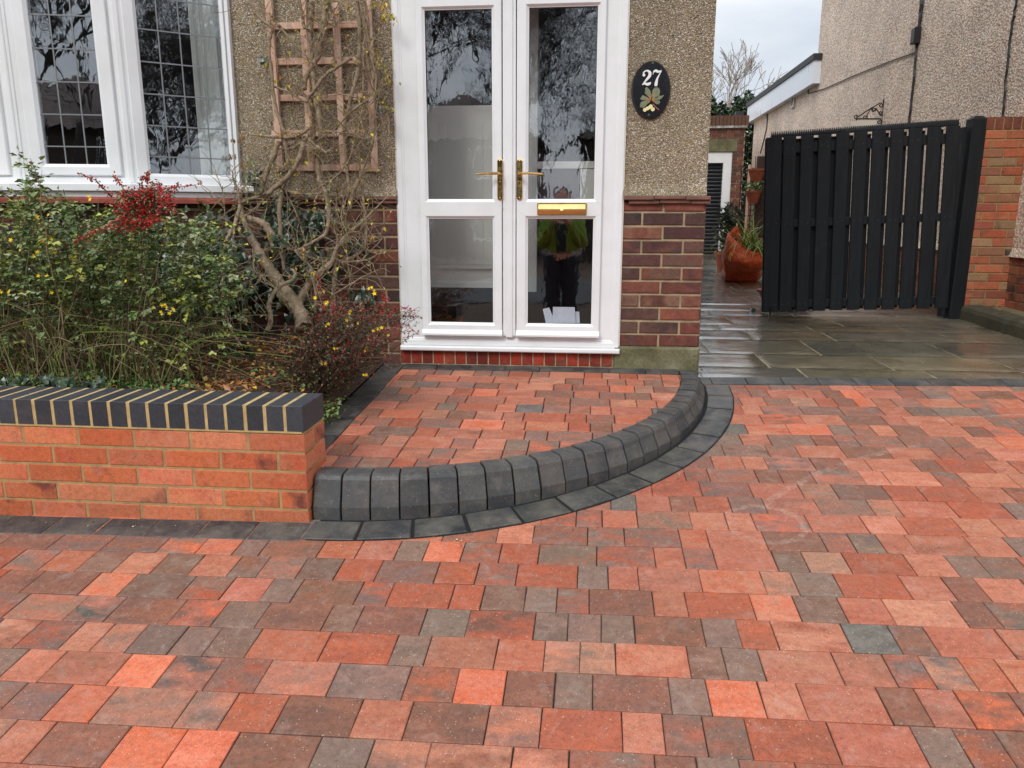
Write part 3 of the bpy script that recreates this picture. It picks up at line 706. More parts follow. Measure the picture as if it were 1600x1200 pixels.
def leaf(xa, xb, ga, gb, name, z0, z1, zg0, zg1, zg2, zg3):
    """door leaf from xa to xb with two panes ga..gb: zg0..zg1 lower, zg2..zg3 upper"""
    y = FY-.014; m_ = MB()
    bw = .016                                           # glazing bead
    a, b = ga-bw, gb+bw
    m_.sweep_rect(xa, xb, z0, z1, [(0, -.06), (0, -.004), (.004, 0), (.0055, 0)], (0, y, 0))
    e = .0055
    def plate(x0, x1, za, zb): m_.add([(x0, y, za), (x1, y, za), (x1, y, zb), (x0, y, zb)], [(0, 1, 2, 3)])
    plate(xa+e, a, z0+e, z1-e); plate(b, xb-e, z0+e, z1-e)
    plate(a, b, z0+e, zg0-bw); plate(a, b, zg1+bw, zg2-bw); plate(a, b, zg3+bw, z1-e)
    for (za, zb) in ((zg0, zg1), (zg2, zg3)):
        m_.sweep_rect(a, b, za-bw, zb+bw, [(0, 0), (.002, -.0015), (.012, -.011), (.016, -.013), (.016, -.030)], (0, y, 0))
    # mitre lines of the welded rail
    for (xo, sgn) in ((a, 1), (b, -1)):
        for (za, zb) in ((zg1+bw, (zg1+zg2)/2), (zg2-bw, (zg1+zg2)/2)):
            w_ = .052*-sgn
            m_.obox(Vector((xo, y+.0005, za)), Vector((w_, 0, zb-za)), Vector((.0008, 0, .0008)), Vector((0, -.0009, 0)), None, 1)
    o = m_.build(name, [M['upvc'], M['wallin']], house)
    for (za, zb) in ((zg0, zg1), (zg2, zg3)):
        g_ = MB(); g_.box(ga-.004, gb+.004, y+.024, y+.028, za-.004, zb+.004); g_.build('pane', M['glass'], o)
        k_ = MB(); k_.sweep_rect(ga-.002, gb+.002, za-.002, zb+.002, [(0, 0), (.0035, -.002), (.0035, -.010)], (0, y+.0125, 0)); k_.build('gasket', M['black'], o)
    return o, y
lx0, lx1 = dx(656), dx(784.5); rx0, rx1 = dx(807.5), dx(941)
zb_, zt_ = dzz(524), 2.60
GL = dict(z0=zb_, z1=zt_, zg0=dzz(504.5), zg1=dzz(342), zg2=dzz(311), zg3=dzz(13))
l_leaf, ly = leaf(lx0, lx1, dx(669.5), dx(769.5), 'door', **GL)
r_leaf, _ = leaf(rx0, rx1, dx(825.5), dx(928), 'door', **GL)
l_leaf['label'] = 'left door leaf without a letter box'; r_leaf['label'] = 'right door leaf with a brass letter box'
# meeting stile between the leaves and rain bars below
ms = MB(); ms.box(lx1+.006, rx0-.006, FY-.010, FY+.05, zb_, zt_); ms.obox((lx1+.022, FY, zb_-.01), (rx0-lx1-.044, 0, 0), (0, 0, zt_-zb_), (0, -.019, 0), None, 0, .004); ms.build('meeting_stile', M['upvc'], house)
for lf, (a, b) in ((l_leaf, (lx0, lx1)), (r_leaf, (rx0, rx1))):
    rb_ = MB(); rb_.add([(a-.002, ly, zb_+.032), (b+.002, ly, zb_+.032), (b+.002, ly-.022, zb_+.010), (a-.002, ly-.022, zb_+.010), (b+.002, ly-.022, zb_), (a-.002, ly-.022, zb_), (a-.002, ly, zb_), (b+.002, ly, zb_)],
        [(0, 3, 2, 1), (3, 5, 4, 2), (5, 6, 7, 4), (0, 6, 5, 3), (1, 2, 4, 7)]); rb_.build('rain_bar', M['upvc'], lf)
def rounded(w_, h, r_=None, n=7):
    r_ = r_ or w_/2; pts = []
    for cx, cz, a0 in ((w_/2-r_, h/2-r_, 0), (-w_/2+r_, h/2-r_, 90), (-w_/2+r_, -h/2+r_, 180), (w_/2-r_, -h/2+r_, 270)):
        for i in range(n): a = R(a0+90*i/(n-1)); pts.append((cx+r_*math.cos(a), cz+r_*math.sin(a)))
    return pts
def handle(px, sgn, parent):
    cx = dx(px, 280); zc = (dzz(248, px)+dzz(313, px))/2; hh = dzz(248, px)-dzz(313, px); b = MB()
    b.prism(rounded(.031, hh), (cx, ly, zc), (1, 0, 0), (0, 0, 1), (0, -.009, 0), None, 0, .006)
    b.prism(rounded(.014, .034), (cx, ly-.009, zc-.025), (1, 0, 0), (0, 0, 1), (0, -.006, 0), None, 0, .002)
    for q in (hh/2-.012, -hh/2+.012): b.lathe([(0.0001, 0), (.004, 0), (.0035, .002), (.0001, .003)], (cx, ly-.009, zc+q), 10, None, 0, (0, -1, 0))
    zl = dzz(272.5, px)
    b.lathe([(.010, 0), (.0105, .01), (.009, .022), (.008, .04)], (cx, ly-.008, zl), 16, None, 0, (0, -1, 0))
    pts = []; rad = []
    for i in range(13):
        f = i/12; pts.append((cx+sgn*(-.006+.136*f), ly-.046+.006*f*f, zl+.004*math.sin(f*3.1)-.002*f)); rad.append(.0085*(1-.35*f)*(.75 if i in (0, 12) else 1))
    b.tube(pts, rad, 10)
    b.build('door_handle', M['brass'], parent, smooth=False)
    o = bpy.data.objects[-1] if False else None
handle(782, -1, l_leaf); handle(812.3, 1, r_leaf)
# letter box
x0, x1 = dx(839.5, 326), dx(917, 326); z0, z1 = dzz(336, 878), dzz(317, 878)
b = MB(); b.prism(rounded(x1-x0, z1-z0, .006, 4), ((x0+x1)/2, ly, (z0+z1)/2), (1, 0, 0), (0, 0, 1), (0, -.008, 0), None, 0, .003)
K = 8; v0 = len(b.v)
for i in range(K+1):
    a = R(10+150*i/K); zz = z0+.006+(z1-z0-.014)*(i/K); yy = ly-.008-.013*math.sin(math.pi*min(1, .15+.85*i/K))
    for x in (x0+.008, x1-.008): b.v.append((x, yy, zz))
for i in range(K): b.face([v0+2*i, v0+2*i+1, v0+2*i+3, v0+2*i+2])
b.face([v0+2*i for i in range(K+1)]); b.face([v0+2*i+1 for i in range(K+1)][::-1])
b.tube([((x0+x1)/2, ly-.02, (z0+z1)/2-.008), ((x0+x1)/2, ly-.032, (z0+z1)/2-.002)], [.006, .009], 10)
b.build('letter_box', M['brass'], r_leaf)
# ---- porch interior behind the doors
b = MB(); PI0 = 5.75
b.add([(-1.3, HY+.10, .64), (.4, HY+.10, .64), (.4, PI0, .64), (-1.3, PI0, .64)], [(0, 1, 2, 3)], None, 1)
b.add([(-1.3, HY+.22, .64), (-1.3, PI0, .64), (-1.3, PI0, 3), (-1.3, HY+.22, 3)], [(0, 1, 2, 3)], None, 0)
b.add([(.4, HY+.22, .64), (.4, PI0, .64), (.4, PI0, 3), (.4, HY+.22, 3)], [(0, 3, 2, 1)], None, 0)
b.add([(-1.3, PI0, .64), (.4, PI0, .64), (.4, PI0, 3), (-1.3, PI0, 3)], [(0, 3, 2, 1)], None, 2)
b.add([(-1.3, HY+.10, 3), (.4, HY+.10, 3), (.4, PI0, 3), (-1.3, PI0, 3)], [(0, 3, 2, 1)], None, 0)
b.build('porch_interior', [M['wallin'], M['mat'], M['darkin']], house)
def iy(px, py, Y): return PY(px, py, Y)
idr = MB(); Yi = 4.80                                   # pale panelled inner door behind the left leaf
p0 = PY(668, 420, Yi); p1 = PY(772, 455, Yi); xa, xb = -1.29, PY(798, 400, 4.80).x
zt2 = 2.15; zlow = PY(720, 449, Yi).z; zpan = PY(720, 412, Yi).z; zwin = PY(720, 165, Yi).z
idr.box(xa, xb, Yi, Yi+.05, zlow, zwin)
for k in range(7):
    xx = xa+.06+k*.115; idr.box(xx, xx+.10, Yi-.006, Yi-.0005, zpan, zwin-.1)
idr.box(xa, xb, Yi-.02, Yi-.001, zpan-.03, zpan-.005); idr.box(xa, xb, Yi-.012, Yi-.001, zlow, zlow+.03)
idr.build('inner_door', M['panelin'], house)
ifr = MB(); Yj = 4.75                                    # pale inner window frame behind the right leaf
a = PY(840, 252, Yj); b2 = PY(935, 252, Yj)
ifr.box(PY(824, 300, Yj).x-.03, PY(839, 300, Yj).x, Yj, Yj+.06, PY(830, 456, Yj).z, 2.9)
ifr.box(PY(839, 252, Yj).x+.001, .39, Yj+.01, Yj+.06, PY(880, 263, Yj).z, PY(880, 252, Yj).z)
ifr.box(PY(907, 268, Yj).x, .39, Yj+.012, Yj+.06, PY(880, 312, Yj).z, PY(880, 264, Yj).z)
ifr.build('inner_window_frame', M['panelin'], house)
ish = MB(); Yk = 4.95; ish.box(PY(838, 268, Yk).x, PY(905, 268, Yk).x, Yk, Yk+.25, PY(880, 312, Yk).z, PY(880, 266, Yk).z); ish.build('inner_cupboard', simple('dark_red_wood', (.09, .022, .014), .4, var=.3, vs=9), house)

# ---- bay window
def bay_panel(P, ang, Lp, z0, z1, panes, name='window'):
    u = Vector((math.cos(ang), math.sin(ang), 0)); n = Vector((math.sin(ang), -math.cos(ang), 0)); return u, n
E0 = Vector((-2.035, HY-.005, 0))
angA, angB, angC = R(38), R(14), R(-10)
uA = Vector((math.cos(angA), math.sin(angA), 0)); uB = Vector((math.cos(angB), math.sin(angB), 0)); uC = Vector((math.cos(angC), math.sin(angC), 0))
LA, LB, LC = .56, .56, .56
E1 = E0 - uA*LA; E2 = E1 - uB*LB; E3 = E2 - uC*LC; E4 = E3 - Vector((math.cos(R(-34)), math.sin(R(-34)), 0))*.56
BZ0, BZ1 = 1.555, 2.95
bay = MB(); 
segs = [(E1, uA, LA, 4), (E2, uB, LB, 3), (E3, uC, LC, 3), (E4, Vector((math.cos(R(-34)), math.sin(R(-34)), 0)), .56, 3)]
def onplane(px, py, o, u):                               # pixel -> distance along the panel and height
    n = Vector((-u.y, u.x, 0)); r = ray(px, py); t = n.dot(o-Vector((0, 0, EYE)))/n.dot(r); h = Vector((0, 0, EYE))+r*t
    return (h-o).dot(u), h.z
PANES = []
for k, (o, u, l, nc) in enumerate(segs):
    n = Vector((u.y, -u.x, 0))
    wf = MB()
    if k == 0: gx0, gz0 = onplane(236, 271, o, u); gx1, _z = onplane(361, 273, o, u)
    elif k == 1: gx0, gz0 = onplane(72, 256, o, u); gx1, _z = onplane(168, 257, o, u)
    else: gx0, gx1, gz0 = .12, l-.12, PANES[1][4]
    gz1 = BZ1-.10
    # outer frame around the sash then the sash itself
    wf.sweep_rect(0, l, BZ0, BZ1, [(0, -.07), (0, 0), (.012, .002), (.030, .002), (.034, -.004), (.040, -.004)], o, u, n)
    sx0, sx1, sz0, sz1 = gx0-.072, gx1+.050 if k == 0 else gx1+.072, gz0-.058, gz1+.058
    sx0 = max(sx0, .03); sx1 = min(sx1, l-.022)
    fw = [(gx0-sx0), (sx1-gx1)]
    def rectring(m_, A, B, ya, yb):
        pts = []
        for (x_, z_2) in ((A[0], A[2]), (A[1], A[2]), (A[1], A[3]), (A[0], A[3])): pts.append(o+u*x_+n*ya+Vector((0, 0, z_2)))
        for (x_, z_2) in ((B[0], B[2]), (B[1], B[2]), (B[1], B[3]), (B[0], B[3])): pts.append(o+u*x_+n*yb+Vector((0, 0, z_2)))
        m_.add(pts, [(i, (i+1) % 4, 4+(i+1) % 4, 4+i) for i in range(4)])
    rectring(wf, (.04, l-.04, BZ0+.04, BZ1-.04), (sx0, sx1, sz0, sz1), -.004, -.004)
    sa = (sx0, sx1, sz0, sz1); rectring(wf, sa, sa, -.004, .012); s2 = (sx0+.004, sx1-.004, sz0+.004, sz1-.004); rectring(wf, sa, s2, .012, .015)
    s3 = (gx0-.016, gx1+.016, gz0-.016, gz1+.016); rectring(wf, s2, s3, .015, .015); s4 = (gx0-.003, gx1+.003, gz0-.003, gz1+.003); rectring(wf, s3, s4, .015, .003)
    s5 = (gx0, gx1, gz0, gz1); rectring(wf, s4, s5, .003, .001); rectring(wf, s5, s5, .001, -.04)
    wo = wf.build('window', M['upvc'], house)
    gp = MB(); gp.obox(o+u*(gx0-.005)+Vector((0, 0, gz0-.005))-n*.012, u*(gx1-gx0+.01), Vector((0, 0, gz1-gz0+.01)), n*.004); gp.build('pane', M['wglass'], wo)
    ld = MB(); lw_ = .0065; cw = (gx1-gx0)/nc; chh = .128
    nl = [gx0+cw*i for i in range(1, nc)] if k != 0 else [onplane(px, 150, o, u)[0] for px in (256, 289, 322)]
    if k == 1: nl = [onplane(px, 150, o, u)[0] for px in (90.5, 124)]
    for xx in nl: ld.obox(o+u*(xx-lw_/2)+Vector((0, 0, gz0))-n*.008, u*lw_, Vector((0, 0, gz1-gz0)), n*.002)
    zz = gz0+.090; zl = []
    while zz < gz1: zl.append(zz); zz += .1615
    for zz in zl:
        ld.obox(o+u*gx0+Vector((0, 0, zz-lw_/2))-n*.0078, u*(gx1-gx0), Vector((0, 0, lw_)), n*.003)
    ld.build('leading', M['lead'], wo)
    PANES.append((o, u, n, gx0, gz0, gx1, gz1))
# corner posts where the facets meet, sill, red tile strip, bay brickwork
cp = MB()
for e, a, b_ in ((E1, angA, angB), (E2, angB, angC), (E3, angC, R(-34))):
    am = (a+b_)/2; nn = Vector((math.sin(am), -math.cos(am), 0)); uu = Vector((math.cos(am), math.sin(am), 0))
    cp.obox(e-uu*.016-nn*.05+Vector((0, 0, BZ0)), uu*.032, Vector((0, 0, BZ1-BZ0)), nn*.056, None, 0, .006)
cp.box(E0.x-.001, E0.x+.018, HY-.03, HY+.05, BZ0, BZ1)
cp.build('bay_mullion', M['upvc'], house)
def strip(pts_, z0, z1, out0, out1, mat, name, ch=.006, ext=0):
    """follow the bay line, from out0 (inside) to out1 (outside)"""
    s_ = MB(); P = pts_; dirs = []
    nrm = []
    for i in range(len(P)):
        d0 = (P[i]-P[i-1]).normalized() if i > 0 else None; d1 = (P[i+1]-P[i]).normalized() if i < len(P)-1 else None
        d = ((d0 or d1)+(d1 or d0)).normalized(); k = 1/max(.6, d.dot(d0 or d1)); nrm.append(Vector((d.y, -d.x, 0))*k)
    prof = [(out0, z0), (out1, z0), (out1, z1-ch), (out1-ch, z1), (out0, z1+.004)]
    K = len(prof)
    for i, p_ in enumerate(P):
        for a, z in prof: s_.v.append(tuple(p_+nrm[i]*a+Vector((0, 0, z))))
    for i in range(len(P)-1):
        for k in range(K): s_.face([i*K+k, i*K+(k+1) % K, (i+1)*K+(k+1) % K, (i+1)*K+k][::-1])
    s_.face([k for k in range(K)]); s_.face([(len(P)-1)*K+k for k in range(K)][::-1])
    return s_.build(name, mat, house)
line = [E4, E3, E2, E1, E0]
endp = E0+Vector((.14, -.0, 0))
strip(line+[E0+uA*.03], 1.516, 1.5545, -.06, .085, M['upvc'], 'window_sill')
strip(line, 1.485, 1.515, -.06, .062, M['upvc'], 'sill_apron')
strip(line, 1.452, 1.484, -.06, .078, M['redtile'], 'sill_tiles', .01)
sc1 = MB(); sc1.obox((E0.x-.02, HY+.02, 1.517), (.15, 0, 0), (0, 0, .036), (0, -.085, 0), None, 0, .008); sc1.build('sill_end', M['upvc'], house)
bb = MB()
for (o, u, l, nc) in segs:
    n = Vector((u.y, -u.x, 0)); oo = o-n*.02
    bb.obox(oo-n*.1+Vector((0, 0, .3)), u*l, Vector((0, 0, 1.15)), n*.096, None, 1)
    brick_face(bb, oo+Vector((0, 0, .30)), u, n, l, 1.15, PO, L=.2145, bh=.0620, j=.0128, co=.0752, offs=(.0, .5), pal2=PO2, th=.05)
bb.build('bay_brickwork', [M['oldbrick'], M['greymortar']], house)
tp = MB(); tp.add([tuple(e+Vector((0, 0, 2.95))) for e in line]+[(E4.x, HY+.1, 2.95)], [(0, 1, 2, 3, 4, 5)]); tp.add([tuple(e+Vector((0, -.1, 3.2))) for e in line]+[(E4.x, HY+.1, 3.2)], [(0, 1, 2, 3, 4, 5)])
tp.build('bay_ceiling', M['upvc'], house)
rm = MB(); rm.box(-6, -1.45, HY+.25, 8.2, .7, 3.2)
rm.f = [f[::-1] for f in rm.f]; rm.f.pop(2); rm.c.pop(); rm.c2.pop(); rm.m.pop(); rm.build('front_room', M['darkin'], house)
# curtain inside the right-hand bay light
ct = MB(); v0 = 0; o, u, n, gx0, gz0, gx1, gz1 = PANES[0]
for i in range(41):
    f = i/40; x_ = gx1-.15+.19*f; dd = .055+.016*math.sin(f*26)+.007*math.sin(f*61)
    for zz in (1.5, 3.0): ct.v.append(tuple(o+u*x_-n*dd+Vector((0, 0, zz))))
for i in range(40): ct.face([2*i, 2*i+2, 2*i+3, 2*i+1])
tag(ct.build('curtain', M['curtain'], None, True), 'pale grey-green curtain hanging inside the bay window beside its right edge', 'curtain')
lp = MB(); 
# letters standing behind the right-hand door glass
for (pts, dy, lab) in (([(848, 483), (858, 480.5), (868, 504.5), (853, 504.5)], .055, 'white letter leaning at the left of the sheets behind the door glass'), ([(864, 479.5), (898, 480), (899, 504.5), (863, 504.5)], .047, 'largest upright white sheet of paper behind the door glass'), ([(897, 487), (905, 487), (906, 504.5), (896, 504.5)], .060, 'white sheet half hidden at the right behind the door glass')):
    q = [PY(a, b, HY+dy) for a, b in pts]; b_ = MB(); b_.add([tuple(v) for v in q]+[tuple(v+Vector((0, .003, 0))) for v in q], [(0, 1, 2, 3), (7, 6, 5, 4), (0, 4, 5, 1), (1, 5, 6, 2), (2, 6, 7, 3), (3, 7, 4, 0)])
    tag(b_.build('letter', M['paper']), lab, 'letter', 'letters behind the front door')

# ================================================================== SLAB PATH
mb = MB(); SLC = [(112, 104, 82), (104, 98, 80), (120, 110, 86), (98, 92, 78), (116, 102, 78), (108, 104, 88)]
def slab(x0, x1, y0, y1):
    c = jit(lin(*random.choice(SLC)), .15, .04)+(random.random(),); g_ = .0065; x0 += g_; x1 -= g_; y0 += g_; y1 -= g_
    st = .045 if y0 < 8.5 else .12
    nx = max(2, int((x1-x0)/st)); ny = max(2, int((y1-y0)/st)); b = len(mb.v); sd = random.uniform(0, 99)
    tx, ty = random.uniform(-.003, .003), random.uniform(-.003, .003)
    for j in range(ny+1):
        for i in range(nx+1):
            x = x0+(x1-x0)*i/nx; y = y0+(y1-y0)*j/ny; e = min(i, nx-i, j, ny-j)
            h = noise.noise(Vector((x*2.2+sd, y*4.5, sd)))*.0052+noise.noise(Vector((x*7, y*14, sd)))*.0028
            h += tx*(x-x0)+ty*(y-y0)
            h = max(h+.005, -.001)
            if e == 0: h = h*.2-.002; x += random.uniform(-.003, .003); y += random.uniform(-.003, .003)
            mb.v.append((x, y, SZ(y)+h))
    for j in range(ny):
        for i in range(nx): a = b+j*(nx+1)+i; mb.face([a, a+1, a+nx+2, a+nx+1], c)
y = 4.53; rows = [.34, .46, .60, .46, .30, .60]; k = 0
while y < 17:
    h = rows[k % 6]; x = -.2-random.uniform(0, .4)+.6
    while x < (5.2 if y < 7.1 else 3.64):
        l = random.choice([.60, .90, .46, .75, .9]); 
        if x+l > .62: slab(max(x, .62), min(x+l, 5.2 if y < 7.0 else 3.64), y, y+h)
        x += l
    y += h; k += 1
mb.add([(.55, 4.525, SZ(4.525)-.0038), (5.2, 4.525, SZ(4.525)-.0038), (5.2, 17.3, SZ(17.3)-.0038), (.55, 17.3, SZ(17.3)-.0038)], [(0, 1, 2, 3)], None, 1)
tag(mb.build('side_path', [M['stone'], M['stonejoint']], smooth=True), kind='structure')
# ================================================================== GATE, POST, PIER, KERB
YA, YB = 7.42, 7.26
A0 = PY(1190, 487, YA); B0 = PY(1481, 481, YB); A1 = PY(1207, 207, YA); B1 = PY(1504, 193, YB)
gate = empty('side_gate', tuple(A0), 'tall black stained wooden gate of upright boards with a spiked strip along its top', 'gate')
U = (B0-A0); GLEN = U.length; U.normalize(); UZ = ((A1-A0).length+(B1-B0).length)/2; V = U.cross(Vector((0, 1, 0))).normalized()
V = Vector((0, 0, 1)) - U*U.z; V.normalize(); NN = V.cross(U).normalized()
if NN.y > 0: NN = -NN
def gbox(a, b, za, zb, n0, n1, mb, ch=.004): mb.obox(A0+U*a+V*za+NN*n0, U*(b-a), V*(zb-za), NN*(n1-n0), None, 0, ch)
GH = UZ-.03; nb = 11; pitch_ = (GLEN-.02-.105)/(nb-1)
for i in range(nb):
    b = MB(); a = .005+i*pitch_; wd = .108 if i else .135
    gbox(a, a+wd, random.uniform(0, .006), GH-random.uniform(.0, .006), .020, .040, b); 
    for za in (.07, GH*.49+.035, GH-.10):
        for da in (.03, wd-.03):
            q = A0+U*(a+da)+V*(za+random.uniform(-.006, .006))+NN*.0402; b.prism([(.0055*math.cos(k), .0055*math.sin(k)) for k in (0, 1.05, 2.1, 3.14, 4.19, 5.24)], q, U, V, NN*.0012, None, 1)
    b.build('front_board', [M['gateblack'], M['screw']], gate)
    if i < nb-1:
        b = MB(); gbox(a+wd-.022, a+wd+.030+.0022*(nb-i), .01, GH-.02, -.040, -.020, b); b.build('back_board', M['gateblack'], gate)
for za in (.035, GH*.49, GH-.145):
    b = MB(); gbox(.01, GLEN-.01, za, za+(.085 if za > GH*.8 else .07), -.0195, .0195, b); b.build('rail', M['gateblack'], gate)
b = MB(); gbox(.0, .035, .0, GH-.01, -.02, .0195, b) ; b.build('end_stile', M['gateblack'], gate)
b = MB(); gbox(.05, GLEN-.02, GH, GH+.010, -.030, .030, b)
x = .05
while x < GLEN-.03:
    o = A0+U*x+V*(GH+.010)+NN*.03; b.add([o, o+U*.012, o+U*.012-NN*.06, o-NN*.06, o+U*.006+V*.042-NN*.008, o+U*.006+V*.042-NN*.05], [(0, 1, 4), (1, 2, 5, 4), (2, 3, 5), (3, 0, 4, 5)]); x += .0155
b.build('spike_strip', M['gateblack'], gate)
b = MB(); b.tube([A0+U*.075+NN*.05+V*.05, A0+U*.075+NN*.05-V*.030], .008, 8); b.build('drop_bolt', M['black'], gate)
sb = PZ(1177, 488, SZ(7.5)); b = MB(); b.obox(sb+Vector((-.018, 0, 0)), (.036, 0, 0), (0, .05, 0), (0, 0, .04), None, 0, .004)
tag(b.build('gate_stop', M['black']), 'small black block standing up from the wet slabs left of the gate', 'gate stop')
P0 = PY(1481, 492, 7.20); P1 = PY(1504, 492, 7.20); pt = PY(1522, 182, 7.2).z
gp_ = empty('gate_post', (P0.x, 7.2, P0.z), 'square black stained post between the gate and the brick pier', 'gate post')
b = MB(); b.obox((P0.x+.012, 7.32, SZ(7.2)-.02), (P1.x-P0.x-.01, 0, 0), (0, 0, pt-SZ(7.2)), (0, -.125, 0), None, 0, .006)
cx_, z9 = (P0.x+P1.x)/2+.008, pt-.02; hw_ = (P1.x-P0.x)/2
b.add([(cx_-hw_, 7.197, z9), (cx_+hw_, 7.197, z9), (cx_+hw_, 7.325, z9), (cx_-hw_, 7.325, z9), (cx_-hw_*.5, 7.225, z9+.028), (cx_+hw_*.5, 7.225, z9+.028), (cx_+hw_*.5, 7.30, z9+.028), (cx_-hw_*.5, 7.30, z9+.028)], [(0, 1, 5, 4), (1, 2, 6, 5), (2, 3, 7, 6), (3, 0, 4, 7), (4, 5, 6, 7)])
b.build('post', M['gateblack'], gp_)
b = MB(); b.obox((P0.x-.038, 7.33, SZ(7.2)+.02), (.028, 0, 0), (0, 0, pt-SZ(7.2)-.10), (0, -.10, 0), None, 0, .004); b.build('closing_strip', M['gateblack'], gp_)
NX = 3.635
pier = empty('brick_pier', (3.45, 7.3, SZ(7.2)), 'orange and brown brick pier standing against the neighbour wall beside the gate post', 'brick pier')
b = MB(); xa = PY(1506, 465, 7.2).x+.012; zt = PY(1560, 202, 7.2).z
b.box(xa+.004, NX-.001, 7.204, 7.42, .45, zt+.09, None, 1)
PP = [(168, 98, 70), (176, 94, 66), (146, 100, 76), (150, 84, 66), (156, 124, 90), (180, 106, 76)]
brick_face(b, (xa, 7.2, zt-.075*21+.0), (1, 0, 0), (0, -1, 0), NX-xa, .075*21, PP, offs=(.25, .75), pal2=PO2+PP)
b.build('brickwork', [M['brick'], M['mortar']], pier)
b = MB(); x = xa-.004
while x < NX-.02:
    c = jit(lin(132, 76, 58), .15, .04)+(random.random(),); mb_c2(b, Vector((x, 7.42, zt)), Vector((min(.062, NX-x), 0, 0)), Vector((0, 0, .1)), Vector((0, -.224, 0)), c, jit(lin(110, 64, 52)), .003); x += .072
b.build('coping', [M['oldbrick'], M['mortar']], pier)
rk = empty('raised_kerb', (3.35, 6, SZ(6)), 'mossy rounded concrete kerb edging a narrow strip below the neighbour wall', 'kerb')
b = MB(); v0 = len(b.v); prof = [(0, -.05), (.0, .085), (.012, .118), (.04, .135), (.16, .137), (.16, .08)]
for j in range(30):
    y = 7.195 - j*.16
    for a, h in prof: b.v.append((3.27+a+.02*math.sin(j*1.1)*.2-.004*j, y, SZ(y)+h+.003*math.sin(j*2.3)))
K = len(prof)
for j in range(29):
    for i in range(K-1): q = v0+j*K+i; b.face([q, q+1, q+K+1, q+K])
b.face([v0+i for i in range(K)])
b.build('kerb', simple('mossy_dark_concrete', lin(74, 70, 54), .85, var=.5, vs=6, bump=.6, bs=50), rk)
b = MB(); b.add([(3.36, 2.6, SZ(2.6)+.11), (NX, 2.6, SZ(2.6)+.12), (NX, 7.2, SZ(7.2)+.12), (3.41, 7.2, SZ(7.2)+.11)], [(0, 1, 2, 3)]); b.build('strip', simple('slab_strip', lin(112, 104, 76), .9, var=.4, vs=8, bump=.5, bs=60), rk)

# ================================================================== NEIGHBOUR
nh = empty('neighbour_house', (6, 9, .5), 'tall pink-grey roughcast house beyond the gate with a white edged flat roofed extension', 'house')
b = MB(); b.box(NX, 11, 4.6, 14.0, 1.045, 8.0); b.box(NX, 11, 14.001, 19.0, .55, 3.6)
b.add([(NX, 4.6, 1.12), (NX, 14, 1.12), (NX-.025, 14, 1.045), (NX-.025, 4.6, 1.045), (NX, 4.6, 1.045), (NX, 14, 1.045)], [(0, 1, 2, 3), (3, 2, 5, 4)])
b.build('roughcast_wall', M['ndash'], nh)
b = MB(); b.box(NX+.004, 11, 4.6, 14.0, .4, 1.044, None, 1)
brick_face(b, (NX, 12.0, .45), (0, -1, 0), (-1, 0, 0), 7.4, .594, [(150, 92, 66), (130, 84, 62), (140, 76, 58)], pal2=PO2, th=.05); b.build('brick_base', [M['oldbrick'], M['greymortar']], nh)
f0 = PX(1277, 90, NX-.24); f1 = PX(1170, 150, NX-.24)
b = MB(); b.box(NX-.115, NX+.3, 13.75, 19.3, 3.52, 3.88); b.build('fascia', M['fascia'], nh)
b = MB(); b.box(NX-.14, NX+.6, 13.72, 19.35, 3.881, 3.975); b.build('flat_roof', M['roofblack'], nh)
b = MB(); g0 = PX(1166, 147, NX-.3); b.box(NX-.42, NX-.245, 19.0, 19.2, 3.62, 3.76); b.tube([(NX-.36, 19.1, 3.63), (NX-.40, 19.1, 3.3)], .02, 6); b.build('rainwater_outlet', M['roofblack'], nh)
for px, py in ((1241, 158), (1197.5, 175)):
    c_ = PX(px, py, NX); v_ = MB(); v_.prism(rounded(.19, .25, .03, 4), (NX-.001, c_.y, c_.z), (0, 1, 0), (0, 0, 1), (-.035, 0, 0), None, 0, .012)
    v_.box(NX-.040, NX-.0355, c_.y-.035, c_.y+.035, c_.z-.08, c_.z+.08, None, 1); v_.build('vent', [M['cream'], M['brownfence']], nh)
def cable(pts, r_=.012, sag=.01):
    v_ = MB(); P = []
    for i in range(len(pts)-1):
        for k in range(6):
            f = k/6; px = pts[i][0]*(1-f)+pts[i+1][0]*f; py = pts[i][1]*(1-f)+pts[i+1][1]*f
            q = PX(px, py, NX-.012); P.append(q+Vector((0, random.uniform(-sag, sag), 0)))
    P.append(PX(*pts[-1], NX-.012)); v_.tube(P, r_, 6); v_.build('cable', M['cable'], nh)
cable([(1439, 0), (1436, 40), (1433, 60), (1428, 120), (1420, 196)], .014); cable([(1443, 0), (1437, 45)], .010); cable([(1588, 0), (1580, 50), (1572, 120), (1566, 190)], .010)
cable([(1430, 82), (1390, 96), (1330, 120), (1290, 138), (1263, 146)], .007); cable([(1263, 146), (1264, 124)], .007, 0); cable([(1201, 152), (1198, 200), (1188, 240)], .010)
c_ = PX(1436, 55, NX); b = MB(); b.obox((NX-.001, c_.y-.06, c_.z-.09), (0, .12, 0), (0, 0, .17), (-.07, 0, 0), None, 0, .01); b.build('junction_box', M['cable'], nh)
